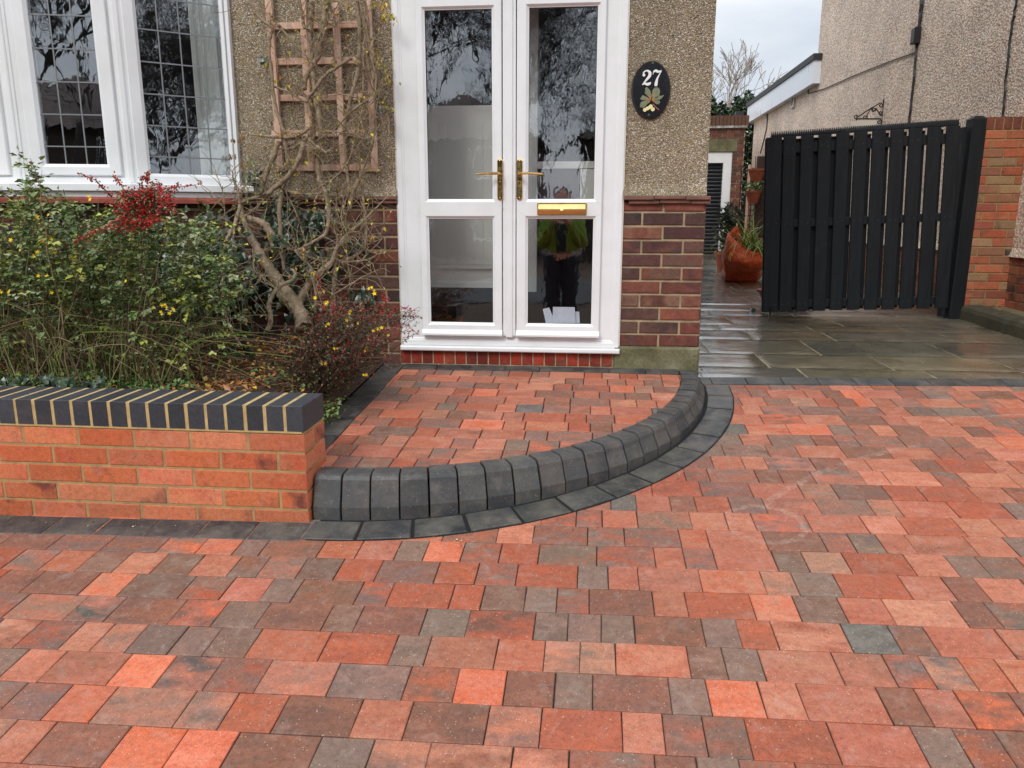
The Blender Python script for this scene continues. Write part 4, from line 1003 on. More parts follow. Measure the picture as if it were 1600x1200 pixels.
# iron bracket
br = MB(); bY = PX(1380, 170, NX).y
def bp(zx, zy): q = PY(1160+zx/6.667, 50+zy/6.667, bY); return Vector((q.x, bY, q.z))
br.tube([bp(1474, 700), bp(1470, 800), bp(1462, 900), bp(1450, 965)], .010, 6); br.tube([bp(1185, 905), bp(1440, 905)], .009, 6); br.tube([bp(1195, 890), bp(1330, 800), bp(1440, 738)], .008, 6)
br.tube([bp(1187, 905), bp(1187, 965)], .008, 6)
def scroll(cx, cy, r0, a0, turns, tail=None):
    P = []
    for i in range(22):
        f = i/21; a = a0+turns*2*math.pi*f; r_ = r0*(1-.75*f); P.append(bp(cx+r_*math.cos(a), cy+r_*math.sin(a)))
    br.tube(([bp(*tail)] if tail else [])+P, .007, 5)
scroll(1183, 888, 26, 0, -1.2); scroll(1425, 935, 26, -1.2, 1.2, (1440, 905)); scroll(1280, 885, 24, -.8, 1.3, (1330, 810)); scroll(1365, 815, 26, .3, -1.2, (1330, 800)); scroll(1438, 850, 26, 1.2, -1.3, (1385, 790)); scroll(1440, 765, 24, -1.5, 1.1)
tag(br.build('hanging_bracket', M['iron']), 'rusty scrolled iron basket bracket on the neighbour wall just above the gate', 'bracket')
q = PY(1350, 192.5, bY-.4); b = MB(); b.box(q.x-.16, q.x+.15, bY-.4, bY-.36, q.z-.03, q.z+.03); tag(b.build('wall_label', M['cream']), 'small pale strip on the neighbour wall peeping over the gate top below the bracket', 'strip')

# ================================================================== BACK OF THE PATH
gr = empty('garage', (2, 17, .6), 'brown brick outbuilding with a white framed black roller door at the end of the path', 'garage')
GYY = 17.0; gt = PY(1162, 200, GYY).z; gR = PY(1162, 250, GYY).x; dR = PY(1141, 300, GYY).x; dT = PY(1141, 237, GYY).z; g0z = SZ(17)-.1
b = MB(); b.box(dR+.001, gR, GYY+.004, GYY+5, g0z, dT, None, 1); b.box(.2, gR, GYY+.004, GYY+5, dT+.001, gt, None, 1)
brick_face(b, (dR+.001, GYY, g0z), (1, 0, 0), (0, -1, 0), gR-dR-.001, dT-g0z, PO, offs=(0, .5), pal2=PO2, ch=0)
brick_face(b, (.6, GYY, dT+.001), (1, 0, 0), (0, -1, 0), gR-.6, gt-dT, PO, offs=(0, .5), pal2=PO2, ch=0); b.build('brick_wall', [M['oldbrick'], M['greymortar']], gr)
b = MB(); x = .6
while x < gR: c = jit(lin(100, 72, 58))+(random.random(),); mb_c2(b, Vector((x, GYY+.2, gt+.045)), Vector((.066, 0, 0)), Vector((0, 0, .2)), Vector((0, -.24, 0)), c, c[:3], 0); x += .075
b.box(.6, gR+.03, GYY-.05, GYY+.22, gt, gt+.044, (.2, .17, .13, 0), 0); b.build('coping', M['oldbrick'], gr)
b = MB(); b.box(.6, PY(1152, 225, GYY).x, GYY-.012, GYY+.1, dT+.004, PY(1152, 217, GYY).z); b.build('lintel', M['cement'], gr)
b = MB(); fw = .17; b.box(dR-fw, dR, GYY+.02, GYY+.12, g0z, dT); b.box(.6, dR-fw-.001, GYY+.02, GYY+.12, dT-.22, dT); b.build('door_frame', M['upvc'], gr)
b = MB(); z = g0z+.02
while z < dT-.22:
    K = 5; v0 = len(b.v)
    for i in range(K+1):
        a = math.pi*i/K; 
        for x in (.6, dR-fw-.001): b.v.append((x, GYY+.10-.02*math.sin(a), z+.072*i/K))
    for i in range(K): b.face([v0+2*i, v0+2*i+1, v0+2*i+3, v0+2*i+2])
    z += .077
b.box(.6, dR-fw, GYY+.11, GYY+.12, g0z, dT); b.build('roller_door', M['black'], gr)
# fence
fn = empty('garden_fence', (3.3, 13.5, .55), 'brown overlapped board fence panel with its post beside the neighbour wall', 'fence')
YF = 13.3; a = PY(1186, 300, YF).x; tz = PY(1186, 247, YF).z; b = MB(); z = .5
while z < tz-.05:
    b.add([(a+.05, YF+.02, z), (NX-.005, YF+.02, z), (NX-.005, YF+.045, z+.13), (a+.05, YF+.045, z+.13), (a+.05, YF+.035, z), (NX-.005, YF+.035, z)], [(0, 1, 2, 3), (0, 4, 5, 1)]); z += .115
b.build('boards', M['brownfence'], fn); b = MB(); b.obox((a-.05, YF+.1, .45), (.1, 0, 0), (0, 0, tz-.42), (0, -.1, 0), None, 0, .006); b.build('post', M['brownfence'], fn)
b = MB(); b.box(a+.02, NX-.006, YF+.0, YF+.06, tz-.05, tz-.01); b.build('cap_rail', M['brownfence'], fn)
tr = empty('fence_trellis', (3, 15, .55), 'dark open trellis in the gap between the outbuilding and the fence', 'trellis'); b = MB(); YT = 15.0; xa, xb = PY(1156, 300, YT).x, PY(1186, 300, YT).x; tt_ = PY(1170, 262, YT).z
x = xa
while x < xb: b.box(x, x+.02, YT, YT+.012, .5, tt_); x += .10
z = .6
while z < tt_: b.box(xa, xb, YT-.0125, YT-.0005, z, z+.02); z += .10
b.build('lattice', M['brownfence'], tr); b = MB(); b.box(PY(1168, 300, YT).x-.02, PY(1168, 300, YT).x+.02, YT-.05, YT-.013, .5, tt_+.05); b.build('post', M['wood'], tr)

# ================================================================== LEAF TOOLS
def rv(s=1): return Vector((random.uniform(-s, s), random.uniform(-s, s), random.uniform(-s, s)))
def leafq(mb, p, d, s, c, wd=.42, up=Vector((0, 0, 1)), m=0, bend=.2):
    d = d.normalized(); sd = d.cross(up+rv(.5)); 
    if sd.length < 1e-4: sd = d.orthogonal()
    sd.normalize(); nn = sd.cross(d); b = len(mb.v)
    mb.v += [tuple(p), tuple(p+d*s*.5+sd*s*wd+nn*s*.08), tuple(p+d*s-nn*s*bend), tuple(p+d*s*.5-sd*s*wd+nn*s*.08)]
    mb.face([b, b+1, b+2], c, m); mb.face([b, b+2, b+3], c, m)
def ivyleaf(mb, p, d, nrm, s, c):
    d = d.normalized(); sd = d.cross(nrm).normalized(); b = len(mb.v)
    sh = [(0, 0), (.5, -.15), (.42, .25), (.28, .45), (0, 1), (-.28, .45), (-.42, .25), (-.5, -.15)]
    mb.v.append(tuple(p+nrm*s*.08))
    for a, h in sh[1:]: mb.v.append(tuple(p+sd*a*s+d*h*s+nrm*s*random.uniform(-.06, .06)))
    mb.v.append(tuple(p))
    k = [8, 1, 2, 3, 4, 5, 6, 7]
    for i in range(8): mb.face([b, b+k[i], b+k[(i+1) % 8]], c)
def berry(mb, p, r_, c=None):
    b = len(mb.v)
    for v in ((r_, 0, 0), (0, r_, 0), (-r_, 0, 0), (0, -r_, 0), (0, 0, r_), (0, 0, -r_)): mb.v.append((p.x+v[0], p.y+v[1], p.z+v[2]))
    for f in ((0, 1, 4), (1, 2, 4), (2, 3, 4), (3, 0, 4), (1, 0, 5), (2, 1, 5), (3, 2, 5), (0, 3, 5)): mb.face([b+i for i in f], c)
def arc(p0, p1, bow, n=8, jit_=.01):
    P = []; 
    for i in range(n+1):
        f = i/n; P.append(p0.lerp(p1, f)+bow*math.sin(f*math.pi)*(1)+rv(jit_)*(.3 if i in (0, n) else 1))
    return P
def soilz(x, y): return .625+.05*(y-2.87)+.03*noise.noise(Vector((x*2.3, y*2.3, 0)))+.012*noise.noise(Vector((x*9, y*9, 0)))
def soilz(x, y, f0=soilz):
    t = max(0, min(1, (x+1.44)/.225)); return f0(x, y)*(1-t)+(TZ(y)+.012)*t
# soil of the bed
mb = MB(); nx, ny = 110, 56
for j in range(ny+1):
    for i in range(nx+1):
        x = -4.4+(4.4-1.212)*i/nx; y = 2.862+(4.42-2.862)*j/ny; mb.v.append((x, y, soilz(x, y)))
for j in range(ny):
    for i in range(nx): a = j*(nx+1)+i; mb.face([a, a+1, a+nx+2, a+nx+1])
tag(mb.build('soil', M['soil'], smooth=True), kind='structure')
# fallen leaves
mb = MB(); LC = [(150, 96, 52), (176, 120, 64), (122, 74, 42), (196, 150, 84), (92, 58, 36), (210, 170, 70), (160, 110, 76)]
for i in range(4200):
    x = random.uniform(-3.6, -1.25); y = 2.88+(1.45)*random.random()**1.6
    s = random.uniform(.018, .045); a = random.uniform(0, 6.28); leafq(mb, Vector((x, y, soilz(x, y)+random.uniform(.002, .02))), Vector((math.cos(a), math.sin(a), random.uniform(-.2, .5))), s, jit(lin(*random.choice(LC)), .25, .06), .3, bend=random.uniform(-.4, .4))
for i in range(900):
    x = random.uniform(-2.6, -1.25); y = 2.88+1.2*random.random(); a = random.uniform(0, 6.28); p = Vector((x, y, soilz(x, y)+.006)); l = random.uniform(.04, .12)
    mb.tube([p, p+Vector((math.cos(a)*l, math.sin(a)*l, random.uniform(0, .02)))], .0011, 3, jit(lin(170, 130, 84), .3), cap=False)
for k in range(260):                                    # grit and crumbs swept against the wall, the step and the edging
    if k % 2: x = random.uniform(-3.2, -1.05); y = 2.64-abs(random.gauss(0, .05))
    else: t = random.uniform(0, 1.5); x, y = ell(t, .16+abs(random.gauss(0, .05)))
    a = random.uniform(0, 6.28); leafq(mb, Vector((x, y, DZ(x, y)+.006)), Vector((math.cos(a), math.sin(a), .1)), random.uniform(.003, .010), jit(lin(*random.choice([(190, 170, 140), (120, 90, 60), (90, 70, 50), (160, 130, 96)])), .25), .4, bend=.1)
for (px, py, n_) in ((1091, 582, 5), (1095, 590, 4), (1488, 487, 6), (1530, 470, 10), (1560, 480, 8), (508, 640, 8), (520, 655, 4), (503, 632, 6)):
    for k in range(n_):
        yy_ = 4.47 if px < 1100 and px > 1000 else None
        q = PZ(px+random.gauss(0, 5), py+random.gauss(0, 3), .47 if 1000 < px < 1100 else .50 if px == 1488 else .63 if px > 1500 else .46)
        a = random.uniform(0, 6.28); leafq(mb, Vector((q.x, q.y, q.z+.012)), Vector((math.cos(a), math.sin(a), .2)), random.uniform(.012, .035), jit(lin(*random.choice([(120, 76, 48), (150, 100, 60), (90, 56, 40)])), .25), .35, bend=.3)
tag(mb.build('leaf_litter', M['leaf']), kind='stuff')
# low weeds
mb = MB(); GC = [(88, 116, 58), (66, 98, 44), (112, 132, 70), (58, 82, 44), (120, 140, 60)]
for i in range(420):
    r_ = random.random()
    if r_ < .5: px, py = random.gauss(520, 50), random.gauss(603, 10)
    else: px, py = random.uniform(-60, 300), random.gauss(603, 12)
    q = PZ(px, py, .66)
    if not (-4 < q.x < -1.17 and 2.87 < q.y < 4.3): continue
    c0 = random.choice(GC); zz = soilz(q.x, q.y)
    for k in range(random.randint(6, 14)):
        p = Vector((q.x+random.gauss(0, .035), q.y+random.gauss(0, .03), zz+random.uniform(.0, .065))); leafq(mb, p, rv()+Vector((0, -.3, .5)), random.uniform(.012, .026), jit(lin(*c0), .25, .06), .45)
tag(mb.build('ground_cover', M['leaf']), kind='stuff')

# ================================================================== SHRUBS
ST = [(96, 104, 56), (84, 92, 46), (112, 96, 66), (96, 76, 56), (120, 118, 70)]
def top_of(px):
    pts = [(-300, 300), (0, 296), (40, 262), (70, 256), (95, 290), (130, 300), (200, 318), (300, 320), (350, 335), (385, 380), (410, 470)]
    for (a, b), (c, d) in zip(pts[:-1], pts[1:]):
        if a <= px <= c: return b+(d-b)*(px-a)/(c-a)
    return 600
rose = empty('rose_bush', (-2.4, 3.4, .65), 'large straggling rose bush with grey-green leaves below the bay window', 'bush')
rl = MB(); rs = MB(); RC = [(118, 136, 84), (98, 120, 62), (76, 98, 50), (140, 152, 100), (166, 174, 132), (108, 120, 78), (164, 168, 76), (128, 140, 88), (150, 156, 84)]
for i in range(330):
    px = random.uniform(-170, 385); t_ = top_of(px); u_ = random.random()**1.35; py = t_+4+u_*(530-t_)+(12*math.sin(px*.11)+9*math.sin(px*.047+2))*(1-u_)
    Yt = random.uniform(3.02, 3.85)-.0*u_
    tip = PY(px, py, Yt)
    bx = tip.x*.75+random.uniform(-3.0, -2.1)*.25+random.uniform(-.25, .25); by = min(4.0, max(2.95, Yt+random.uniform(-.1, .35)))
    base = Vector((bx, by, soilz(bx, by)-.01)); 
    if tip.z < base.z+.08: continue
    P = arc(base, tip, Vector((random.uniform(-.07, .07), random.uniform(-.08, .04), random.uniform(0, .10))), 9, .012)
    r0 = random.uniform(.0018, .0045); rs.tube(P, [r0*(1-.7*k/9) for k in range(10)], 4, jit(lin(*random.choice(ST)), .2), cap=False)
    shade = random.choice(RC); n_c = int((tip-base).length*21)
    for k in range(n_c):
        f = .30+.7*random.random()**.8; idx = min(8, int(f*9)); p = P[idx].lerp(P[idx+1], f*9-idx); 
        if p.z < .98 and random.random() < .72: continue
        out_ = rv()+Vector((0, -.5, .2)); out_.normalize(); l = random.uniform(.03, .065); c0 = shade if random.random() < .7 else random.choice(RC)
        tipl = p+out_*l; s = random.uniform(.018, .034); cc = jit(lin(*c0), .28, .06)
        for m_ in range(random.choice((3, 5, 5))):
            g_ = .4+.6*(m_//2)/2; sd = out_.cross(Vector((0, 0, 1))+rv(.3)).normalized()*(1 if m_ % 2 else -1)
            d = out_*.6+sd+rv(.25) if m_ else out_+rv(.2); leafq(rl, p+out_*l*g_ if m_ else tipl, d, s, cc, .40)
rs.build('stems', M['stem'], rose); rl.build('leaves', M['leaf'], rose)

ivy = empty('ivy', (-1.9, 4.3, .7), 'dark green ivy climbing the brick base behind the wisteria trunk', 'ivy')
ivl = MB(); IV = [(44, 62, 42), (34, 52, 38), (58, 76, 50), (70, 84, 66), (40, 58, 34)]
def ivy_at(px, py, Y, s=None):
    p = PY(px, py, Y); n = Vector((random.uniform(-.4, .4), -1, random.uniform(-.1, .6))).normalized(); d = (Vector((random.uniform(-1, 1), 0, -1)))
    ivyleaf(ivl, p, d-n*d.dot(n), n, s or random.uniform(.03, .052), jit(lin(*random.choice(IV)), .25, .05))
for (cx, cy, sx, sy, n_, Y0) in ((440, 345, 22, 26, 110, 4.34), (470, 400, 28, 24, 120, 4.32), (415, 440, 22, 35, 110, 4.33), (500, 345, 14, 14, 30, 4.36), (555, 390, 16, 10, 50, 4.36), (480, 360, 16, 30, 60, 4.36), (515, 420, 12, 20, 50, 4.34), (362, 450, 30, 60, 240, 4.30), (300, 430, 60, 70, 460, 4.1), (200, 430, 90, 70, 520, 4.1), (40, 430, 100, 70, 420, 3.95), (450, 470, 25, 25, 60, 4.34), (573, 465, 14, 8, 30, 4.36), (350, 560, 40, 20, 90, 3.7), (395, 275, 8, 14, 14, 4.36), (413, 92, 4, 5, 4, 4.36), (596, 165, 4, 12, 7, 4.34), (60, 596, 90, 8, 50, 3.0), (434, 375, 7, 12, 12, 4.16)):
    for k in range(n_): ivy_at(random.gauss(cx, sx*.6), random.gauss(cy, sy*.6), Y0+random.uniform(-.06, .03))
ivl.build('leaves', M['gleaf'], ivy)

jas = empty('winter_jasmine', (-1.9, 3.2, .65), 'winter jasmine with thin arching green stems and small yellow flowers behind the garden wall', 'shrub')
jm = MB(); jf = MB(); jl = MB()
for i in range(210):
    px0 = random.choice([random.gauss(225, 25), random.gauss(120, 30), random.gauss(10, 80), random.gauss(250, 30)]); q = PZ(px0, random.uniform(575, 606), .66)
    if q.y > 4.2 or q.y < 2.9 or q.x > -1.3: continue
    base = Vector((q.x, q.y, soilz(q.x, q.y))); l = random.uniform(.22, .72); a = random.gauss(.45, .85) if px0 > 150 else random.gauss(-.1, 1.0)
    tip = base+Vector((math.sin(a)*l, random.uniform(-.22, .12), math.cos(a)*l*random.uniform(.5, 1)))
    if tip.z < base.z+.03: continue
    P = arc(base, tip, Vector((-math.sin(a)*.12, 0, .07+random.uniform(0, .08))), 8, .006)
    jm.tube(P, [.0019*(1-.5*k/8) for k in range(9)], 4, jit(lin(*random.choice([(128, 142, 62), (106, 122, 52), (150, 144, 86), (134, 108, 76), (104, 84, 60), (160, 138, 106), (132, 110, 84), (112, 92, 70)])), .22), cap=False)
    if random.random() < .6:
        for k in range(9): f = random.random(); idx = min(7, int(f*8)); leafq(jl, P[idx].lerp(P[idx+1], f*8-idx), rv()+Vector((0, -.2, .3)), random.uniform(.014, .026), jit(lin(*random.choice(GC)), .25), .35)
def flower(p, s=.012):
    n = Vector((random.uniform(-.6, .6), -1, random.uniform(-.2, .8))).normalized(); a0 = random.random()*6; u_ = n.orthogonal().normalized(); v_ = n.cross(u_); b = len(jf.v); c = jit(lin(238, 204, 40), .1)
    jf.v.append(tuple(p)); 
    for k in range(10):
        a = a0+math.pi*k/5; r_ = s if k % 2 == 0 else s*.42; jf.v.append(tuple(p+u_*r_*math.cos(a)+v_*r_*math.sin(a)+n*s*.25))
    for k in range(10): jf.face([b, b+1+k, b+1+(k+1) % 10], c)
for px, py in ((17, 375), (66, 377), (59, 394), (86, 395), (32, 391), (60, 431), (74, 432), (15, 455), (81, 457), (39, 505), (139, 307), (58, 339), (76, 336), (80, 372), (197, 439), (261, 480), (251, 487), (271, 482), (62, 384), (53, 400), (3, 457), (54, 345), (258, 476), (265, 490),
               (492, 466), (510, 509), (546, 490), (542, 500), (585, 459), (577, 451), (591, 514), (607, 524), (527, 545), (509, 474), (560, 505), (583, 517), (596, 512), (570, 548), (572, 585), (503, 568), (548, 486), (533, 400)):
    Yf = 3.0+random.uniform(-.04, .1) if px < 400 else (3.35 if py > 440 else 4.25)
    p = PY(px, py, Yf)
    for k in range(random.choice((1, 2, 2))): flower(p+rv(.014)*(k > 0), random.uniform(.008, .0125))
jm.build('stems', M['stem'], jas); jf.build('flowers', M['leaf'], jas); jl.build('leaves', M['leaf'], jas)

pyr = empty('berry_shrub', (-2.2, 3.1, .66), 'spray of bright red berries rising above the rose bush under the window sill', 'shrub')
bm = MB(); tm = MB(); lm = MB()
def spray(pts, n_, wd, Y, leaves=10, size=.0042):
    W3 = [PY(a, b, Y+random.uniform(-.05, .05)) for a, b in pts]; tm.tube(W3, [.0028*(1-.6*i/(len(W3)-1)) for i in range(len(W3))], 4, jit(lin(92, 66, 52)), cap=False)
    for i in range(n_):
        f = random.random()*(len(W3)-1); k = min(len(W3)-2, int(f)); p = W3[k].lerp(W3[k+1], f-k)+Vector((random.gauss(0, wd), random.gauss(0, wd), random.gauss(0, wd)))
        berry(bm, p, random.uniform(size*.8, size*1.2))
    for i in range(leaves):
        f = random.random()*(len(W3)-1); k = min(len(W3)-2, int(f)); p = W3[k].lerp(W3[k+1], f-k)+rv(wd*2.2); leafq(lm, p, rv()+Vector((0, -.3, .2)), random.uniform(.010, .02), jit(lin(*random.choice([(70, 92, 48), (96, 110, 66), (110, 120, 84)])), .2), .3)
base_ = (215, 420)
for k in range(52):
    a = random.uniform(0, 6.28); r1 = random.random()**.5; ex = 222+44*r1*math.cos(a)+8*r1*math.sin(a*3); ey = 322+34*r1*math.sin(a)-12*math.cos(a)*r1
    spray([(ex-random.uniform(6, 22), ey+random.uniform(-2, 14)), (ex, ey), (ex+random.uniform(4, 14), ey-random.uniform(-3, 9))], 30, .008, 3.0, 12)
for pts in ([(225, 325), (222, 300), (222, 275)], [(235, 310), (255, 296), (280, 292), (315, 288)], [(245, 330), (262, 305), (280, 288)], [(200, 310), (190, 290), (176, 272)], [(175, 308), (150, 282), (122, 270)], [(200, 330), (180, 350), (150, 364)], [(215, 350), (240, 346), (252, 345)], [(150, 362), (135, 368), (120, 376)], [(225, 280), (232, 272), (230, 285)]):
    spray(pts, 46, .005, 2.98, 14)
for k in range(5): spray([(random.uniform(170, 260), 560), (random.uniform(180, 250), 450), (random.uniform(200, 240), 350)], 0, .01, 3.1, 20)
tm.build('twigs', M['stem'], pyr); lm.build('leaves', M['leaf'], pyr); bm.build('berries', M['berry'], pyr)

cot = empty('cotoneaster', (-1.5, 3.5, .66), 'low twiggy dark shrub dotted with small red berries left of the doorstep', 'shrub')
tm = MB(); lm = MB(); bm = MB()
for i in range(330):
    q = PZ(random.gauss(548, 52), random.uniform(545, 578), .68); bx, by = min(-1.3, q.x), min(4.2, max(3.0, q.y)); b0 = Vector((bx, by, soilz(bx, by)))
    ex = min(655, random.gauss(545, 52)); lim = 462+max(0, abs(ex-560)-40)*.55; ey = random.uniform(lim, 572) if ex < 632 else random.uniform(480, 520)
    if random.random() < .10: ey -= 20
    tip = PY(ex, ey, random.uniform(3.15, 3.95)); P = arc(b0, tip, Vector((random.uniform(-.12, .12), random.uniform(-.10, .04), random.uniform(-.02, .08))), 6, .018)
    if tip.x > -1.02: tip.x = -1.02
    tm.tube(P, [.0022*(1-.6*k/6) for k in range(7)], 3, jit(lin(*random.choice([(84, 58, 48), (70, 50, 44), (110, 84, 66), (92, 70, 60)])), .2), cap=False)
    for k in range(20):
        f = .15+.85*random.random(); idx = min(5, int(f*6)); p = P[idx].lerp(P[idx+1], f*6-idx)+rv(.01)
        leafq(lm, p, rv(), random.uniform(.008, .017), jit(lin(*random.choice([(72, 86, 50), (84, 66, 50), (110, 66, 54), (84, 100, 56), (60, 70, 46), (128, 104, 64), (70, 84, 60)])), .25), .4)
    if random.random() < .45:
        for k in range(random.randint(3, 9)): f = .5+.5*random.random(); idx = min(5, int(f*6)); berry(bm, P[idx].lerp(P[idx+1], f*6-idx)+rv(.008), random.uniform(.0028, .0042))
for pts in ([(600, 500), (625, 478), (650, 490)], [(600, 520), (630, 505), (655, 523)], [(598, 490), (603, 470), (600, 455)], [(500, 500), (505, 480), (497, 430)], [(515, 520), (525, 495), (520, 470)], [(570, 510), (568, 485), (560, 475)]):
    W3 = [PY(a, b, 3.45) for a, b in pts]; tm.tube(W3, [.002, .0016, .001], 4, lin(80, 52, 44), cap=False)
    for k in range(34): f = random.random()*1.999; i0 = int(f); berry(bm, W3[i0].lerp(W3[i0+1], f-i0)+rv(.010), random.uniform(.003, .0045))
tm.build('twigs', M['stem'], cot); lm.build('leaves', M['leaf'], cot); bm.build('berries', M['berry'], cot)

gt_ = MB()
for k in range(420):
    px, py = random.gauss(545, 32), random.uniform(590, 618); q = PZ(px, py, .66)
    if q.x > -1.19 or q.y < 2.88: continue
    p0 = Vector((q.x, q.y, soilz(q.x, q.y))); d = Vector((random.gauss(.15, .4), random.gauss(-.2, .3), 1)).normalized(); l = random.uniform(.05, .14); sd = Vector((.0016, 0, 0)); c = jit(lin(*random.choice([(110, 132, 62), (86, 110, 50), (140, 148, 84), (150, 130, 90)])), .2); b = len(gt_.v)
    for f in (0, .5, 1): q = p0+d*l*f+Vector((.03*f*f*random.uniform(-1, 1.4), -.02*f*f, -.02*f*f)); gt_.v += [tuple(q-sd*(1-f*.8)), tuple(q+sd*(1-f*.8))]
    gt_.face([b, b+1, b+3, b+2], c); gt_.face([b+2, b+3, b+5, b+4], c)
tag(gt_.build('grass', M['leaf']), kind='stuff')

# ================================================================== TRELLIS AND WISTERIA
tre = empty('wall_trellis', (-1.5, HY, 1.64), 'pinkish brown wooden trellis fixed to the pebbledash wall left of the doors', 'trellis')
for (xt, yt_, xb_, yb_2) in ((414, -4, 438, 266), (469, -4, 486, 267), (520, 3, 537, 268), (570, -4, 585, 268)):
    b = MB(); t_ = PY(xt+3, yt_, HY-.04); bt = PY(xb_, yb_2, HY-.04); 
    if yt_ < 0: t_.z += .35; 
    u_ = Vector((1, 0, 0)); b.obox((bt.x-.018, HY-.020, bt.z), (.036, 0, 0), (t_.x-bt.x, 0, t_.z-bt.z), (0, -.022, 0), None, 0, .002); b.build('upright', M['wood'], tre)
for py in (-25, 39, 95, 152, 208, 262):
    b = MB(); z = PY(500, py, HY-.02).z; xl = PY(424 if py < 250 else 432, py, HY-.02).x; xr = PY(560 if py < 60 else 566 if py < 250 else 586, py, HY-.02).x
    b.obox((xl, HY+.0005, z-.017), (xr-xl, 0, 0), (0, 0, .034), (0, -.0195, 0), None, 0, .002); b.build('rail', M['wood'], tre)
wis = empty('wisteria', (-1.75, 4.2, .7), 'old bare wisteria with a thick twisted trunk climbing the trellis beside the doors', 'climbing plant')
def smooth(P, n=5):
    Q = []
    for i in range(len(P)-1):
        p0 = P[max(0, i-1)]; p1 = P[i]; p2 = P[i+1]; p3 = P[min(len(P)-1, i+2)]
        for k in range(n):
            t = k/n; Q.append(.5*((2*p1)+(p2-p0)*t+(2*p0-5*p1+4*p2-p3)*t*t+(3*p1-p0-3*p2+p3)*t*t*t))
    Q.append(P[-1]); return Q
pxm = .0036
def vine(mb, pts, w0, w1, Y0, Y1=None, wob=.08, ox=300, oy=280, sides=7):
    n = len(pts); Y1 = Y0 if Y1 is None else Y1; P = []
    for i, (a, b) in enumerate(pts): P.append(PY(ox+a/4, oy+b/4, Y0+(Y1-Y0)*i/(n-1)))
    Q = smooth(P, 6); k = len(Q); Q = [q+rv(.0010+w1*.00008) for q in Q]
    rad = [(w0+(w1-w0)*i/(k-1))*pxm/8*(1+.06*math.sin(i*.9+w0)) for i in range(k)]
    mb.tube(Q, rad, sides, wob=wob); return Q
tk_ = MB()
vine(tk_, [(700, 930), (680, 850), (610, 740), (540, 640), (450, 510), (390, 400), (335, 280), (305, 190)], 104, 30, 4.10, 4.28, .12, sides=14)
vine(tk_, [(520, 450), (495, 350), (440, 275), (370, 252), (350, 248)], 54, 38, 4.25, 4.22, .12, sides=12)
vine(tk_, [(600, 760), (560, 700), (500, 560)], 90, 60, 4.14, 4.2, .16, sides=10)
tk_.build('trunk', M['bark'], wis, smooth=True)
vines = [([(470, 950), (492, 880), (480, 790), (510, 715), (560, 665), (620, 632), (645, 590), (620, 560)], 34, 18, 4.02, 4.12), ([(660, 800), (690, 730), (735, 650), (800, 580), (875, 515), (910, 420), (990, 330), (1060, 270), (1140, 190), (1235, 95)], 52, 6, 4.15, 4.30),
 ([(885, 790), (885, 650), (897, 520), (905, 430)], 26, 18, 4.2, 4.26), ([(790, -10), (835, 90), (855, 200), (840, 330), (770, 385), (650, 445), (590, 425), (560, 365)], 34, 12, 4.28, 4.2), ([(578, 0), (548, 170), (552, 320), (556, 440), (578, 570)], 34, 22, 4.3, 4.24),
 ([(300, 165), (330, 135), (430, 100), (545, 45), (600, -10)], 26, 16, 4.26, 4.3), ([(545, 45), (640, 85), (760, 92), (900, 70), (1000, 20)], 16, 6, 4.28, 4.3), ([(330, 235), (400, 180), (490, 90)], 22, 10, 4.26, 4.3), ([(910, -10), (902, 200), (905, 400), (893, 520)], 14, 12, 4.32, 4.28),
 ([(1060, 0), (1078, 200), (1086, 330), (1078, 420), (1020, 480), (920, 520), (800, 520)], 16, 20, 4.32, 4.25), ([(590, 90), (660, 230), (690, 330), (712, 390)], 12, 8, 4.32, 4.3), ([(300, 165), (262, 290), (203, 420), (193, 600), (200, 800), (240, 930), (310, 1050)], 24, 16, 4.2, 3.7),
 ([(900, 522), (1060, 510), (1150, 480), (1195, 440)], 16, 4, 4.26, 4.22), ([(1060, 430), (1120, 400), (1195, 368)], 12, 4, 4.28, 4.22), ([(880, 725), (1000, 650), (1090, 600), (1180, 560)], 14, 4, 4.2, 4.15), ([(910, 420), (960, 380), (1000, 365), (1050, 325)], 12, 4, 4.2, 4.2), ([(640, 440), (700, 510), (750, 560), (730, 620)], 14, 8, 4.18, 4.15),
 ([(650, 450), (740, 490), (830, 515), (900, 525)], 14, 12, 4.2, 4.24), ([(300, 160), (285, 60), (260, 0), (255, -60)], 16, 5, 4.22, 4.2), ([(190, 40), (205, 200), (215, 330)], 5, 6, 3.9, 3.9), ([(1000, 60), (940, 180), (935, 300)], 12, 8, 4.3, 4.28), ([(980, 200), (1000, 100), (1040, 0)], 30, 24, 4.3, 4.3), ([(345, 640), (450, 600), (560, 640)], 5, 5, 3.9, 4.0), ([(735, 560), (770, 700), (770, 830)], 10, 14, 4.1, 4.1), ([(380, 440), (400, 560), (470, 640)], 6, 6, 4.05, 4.1)]
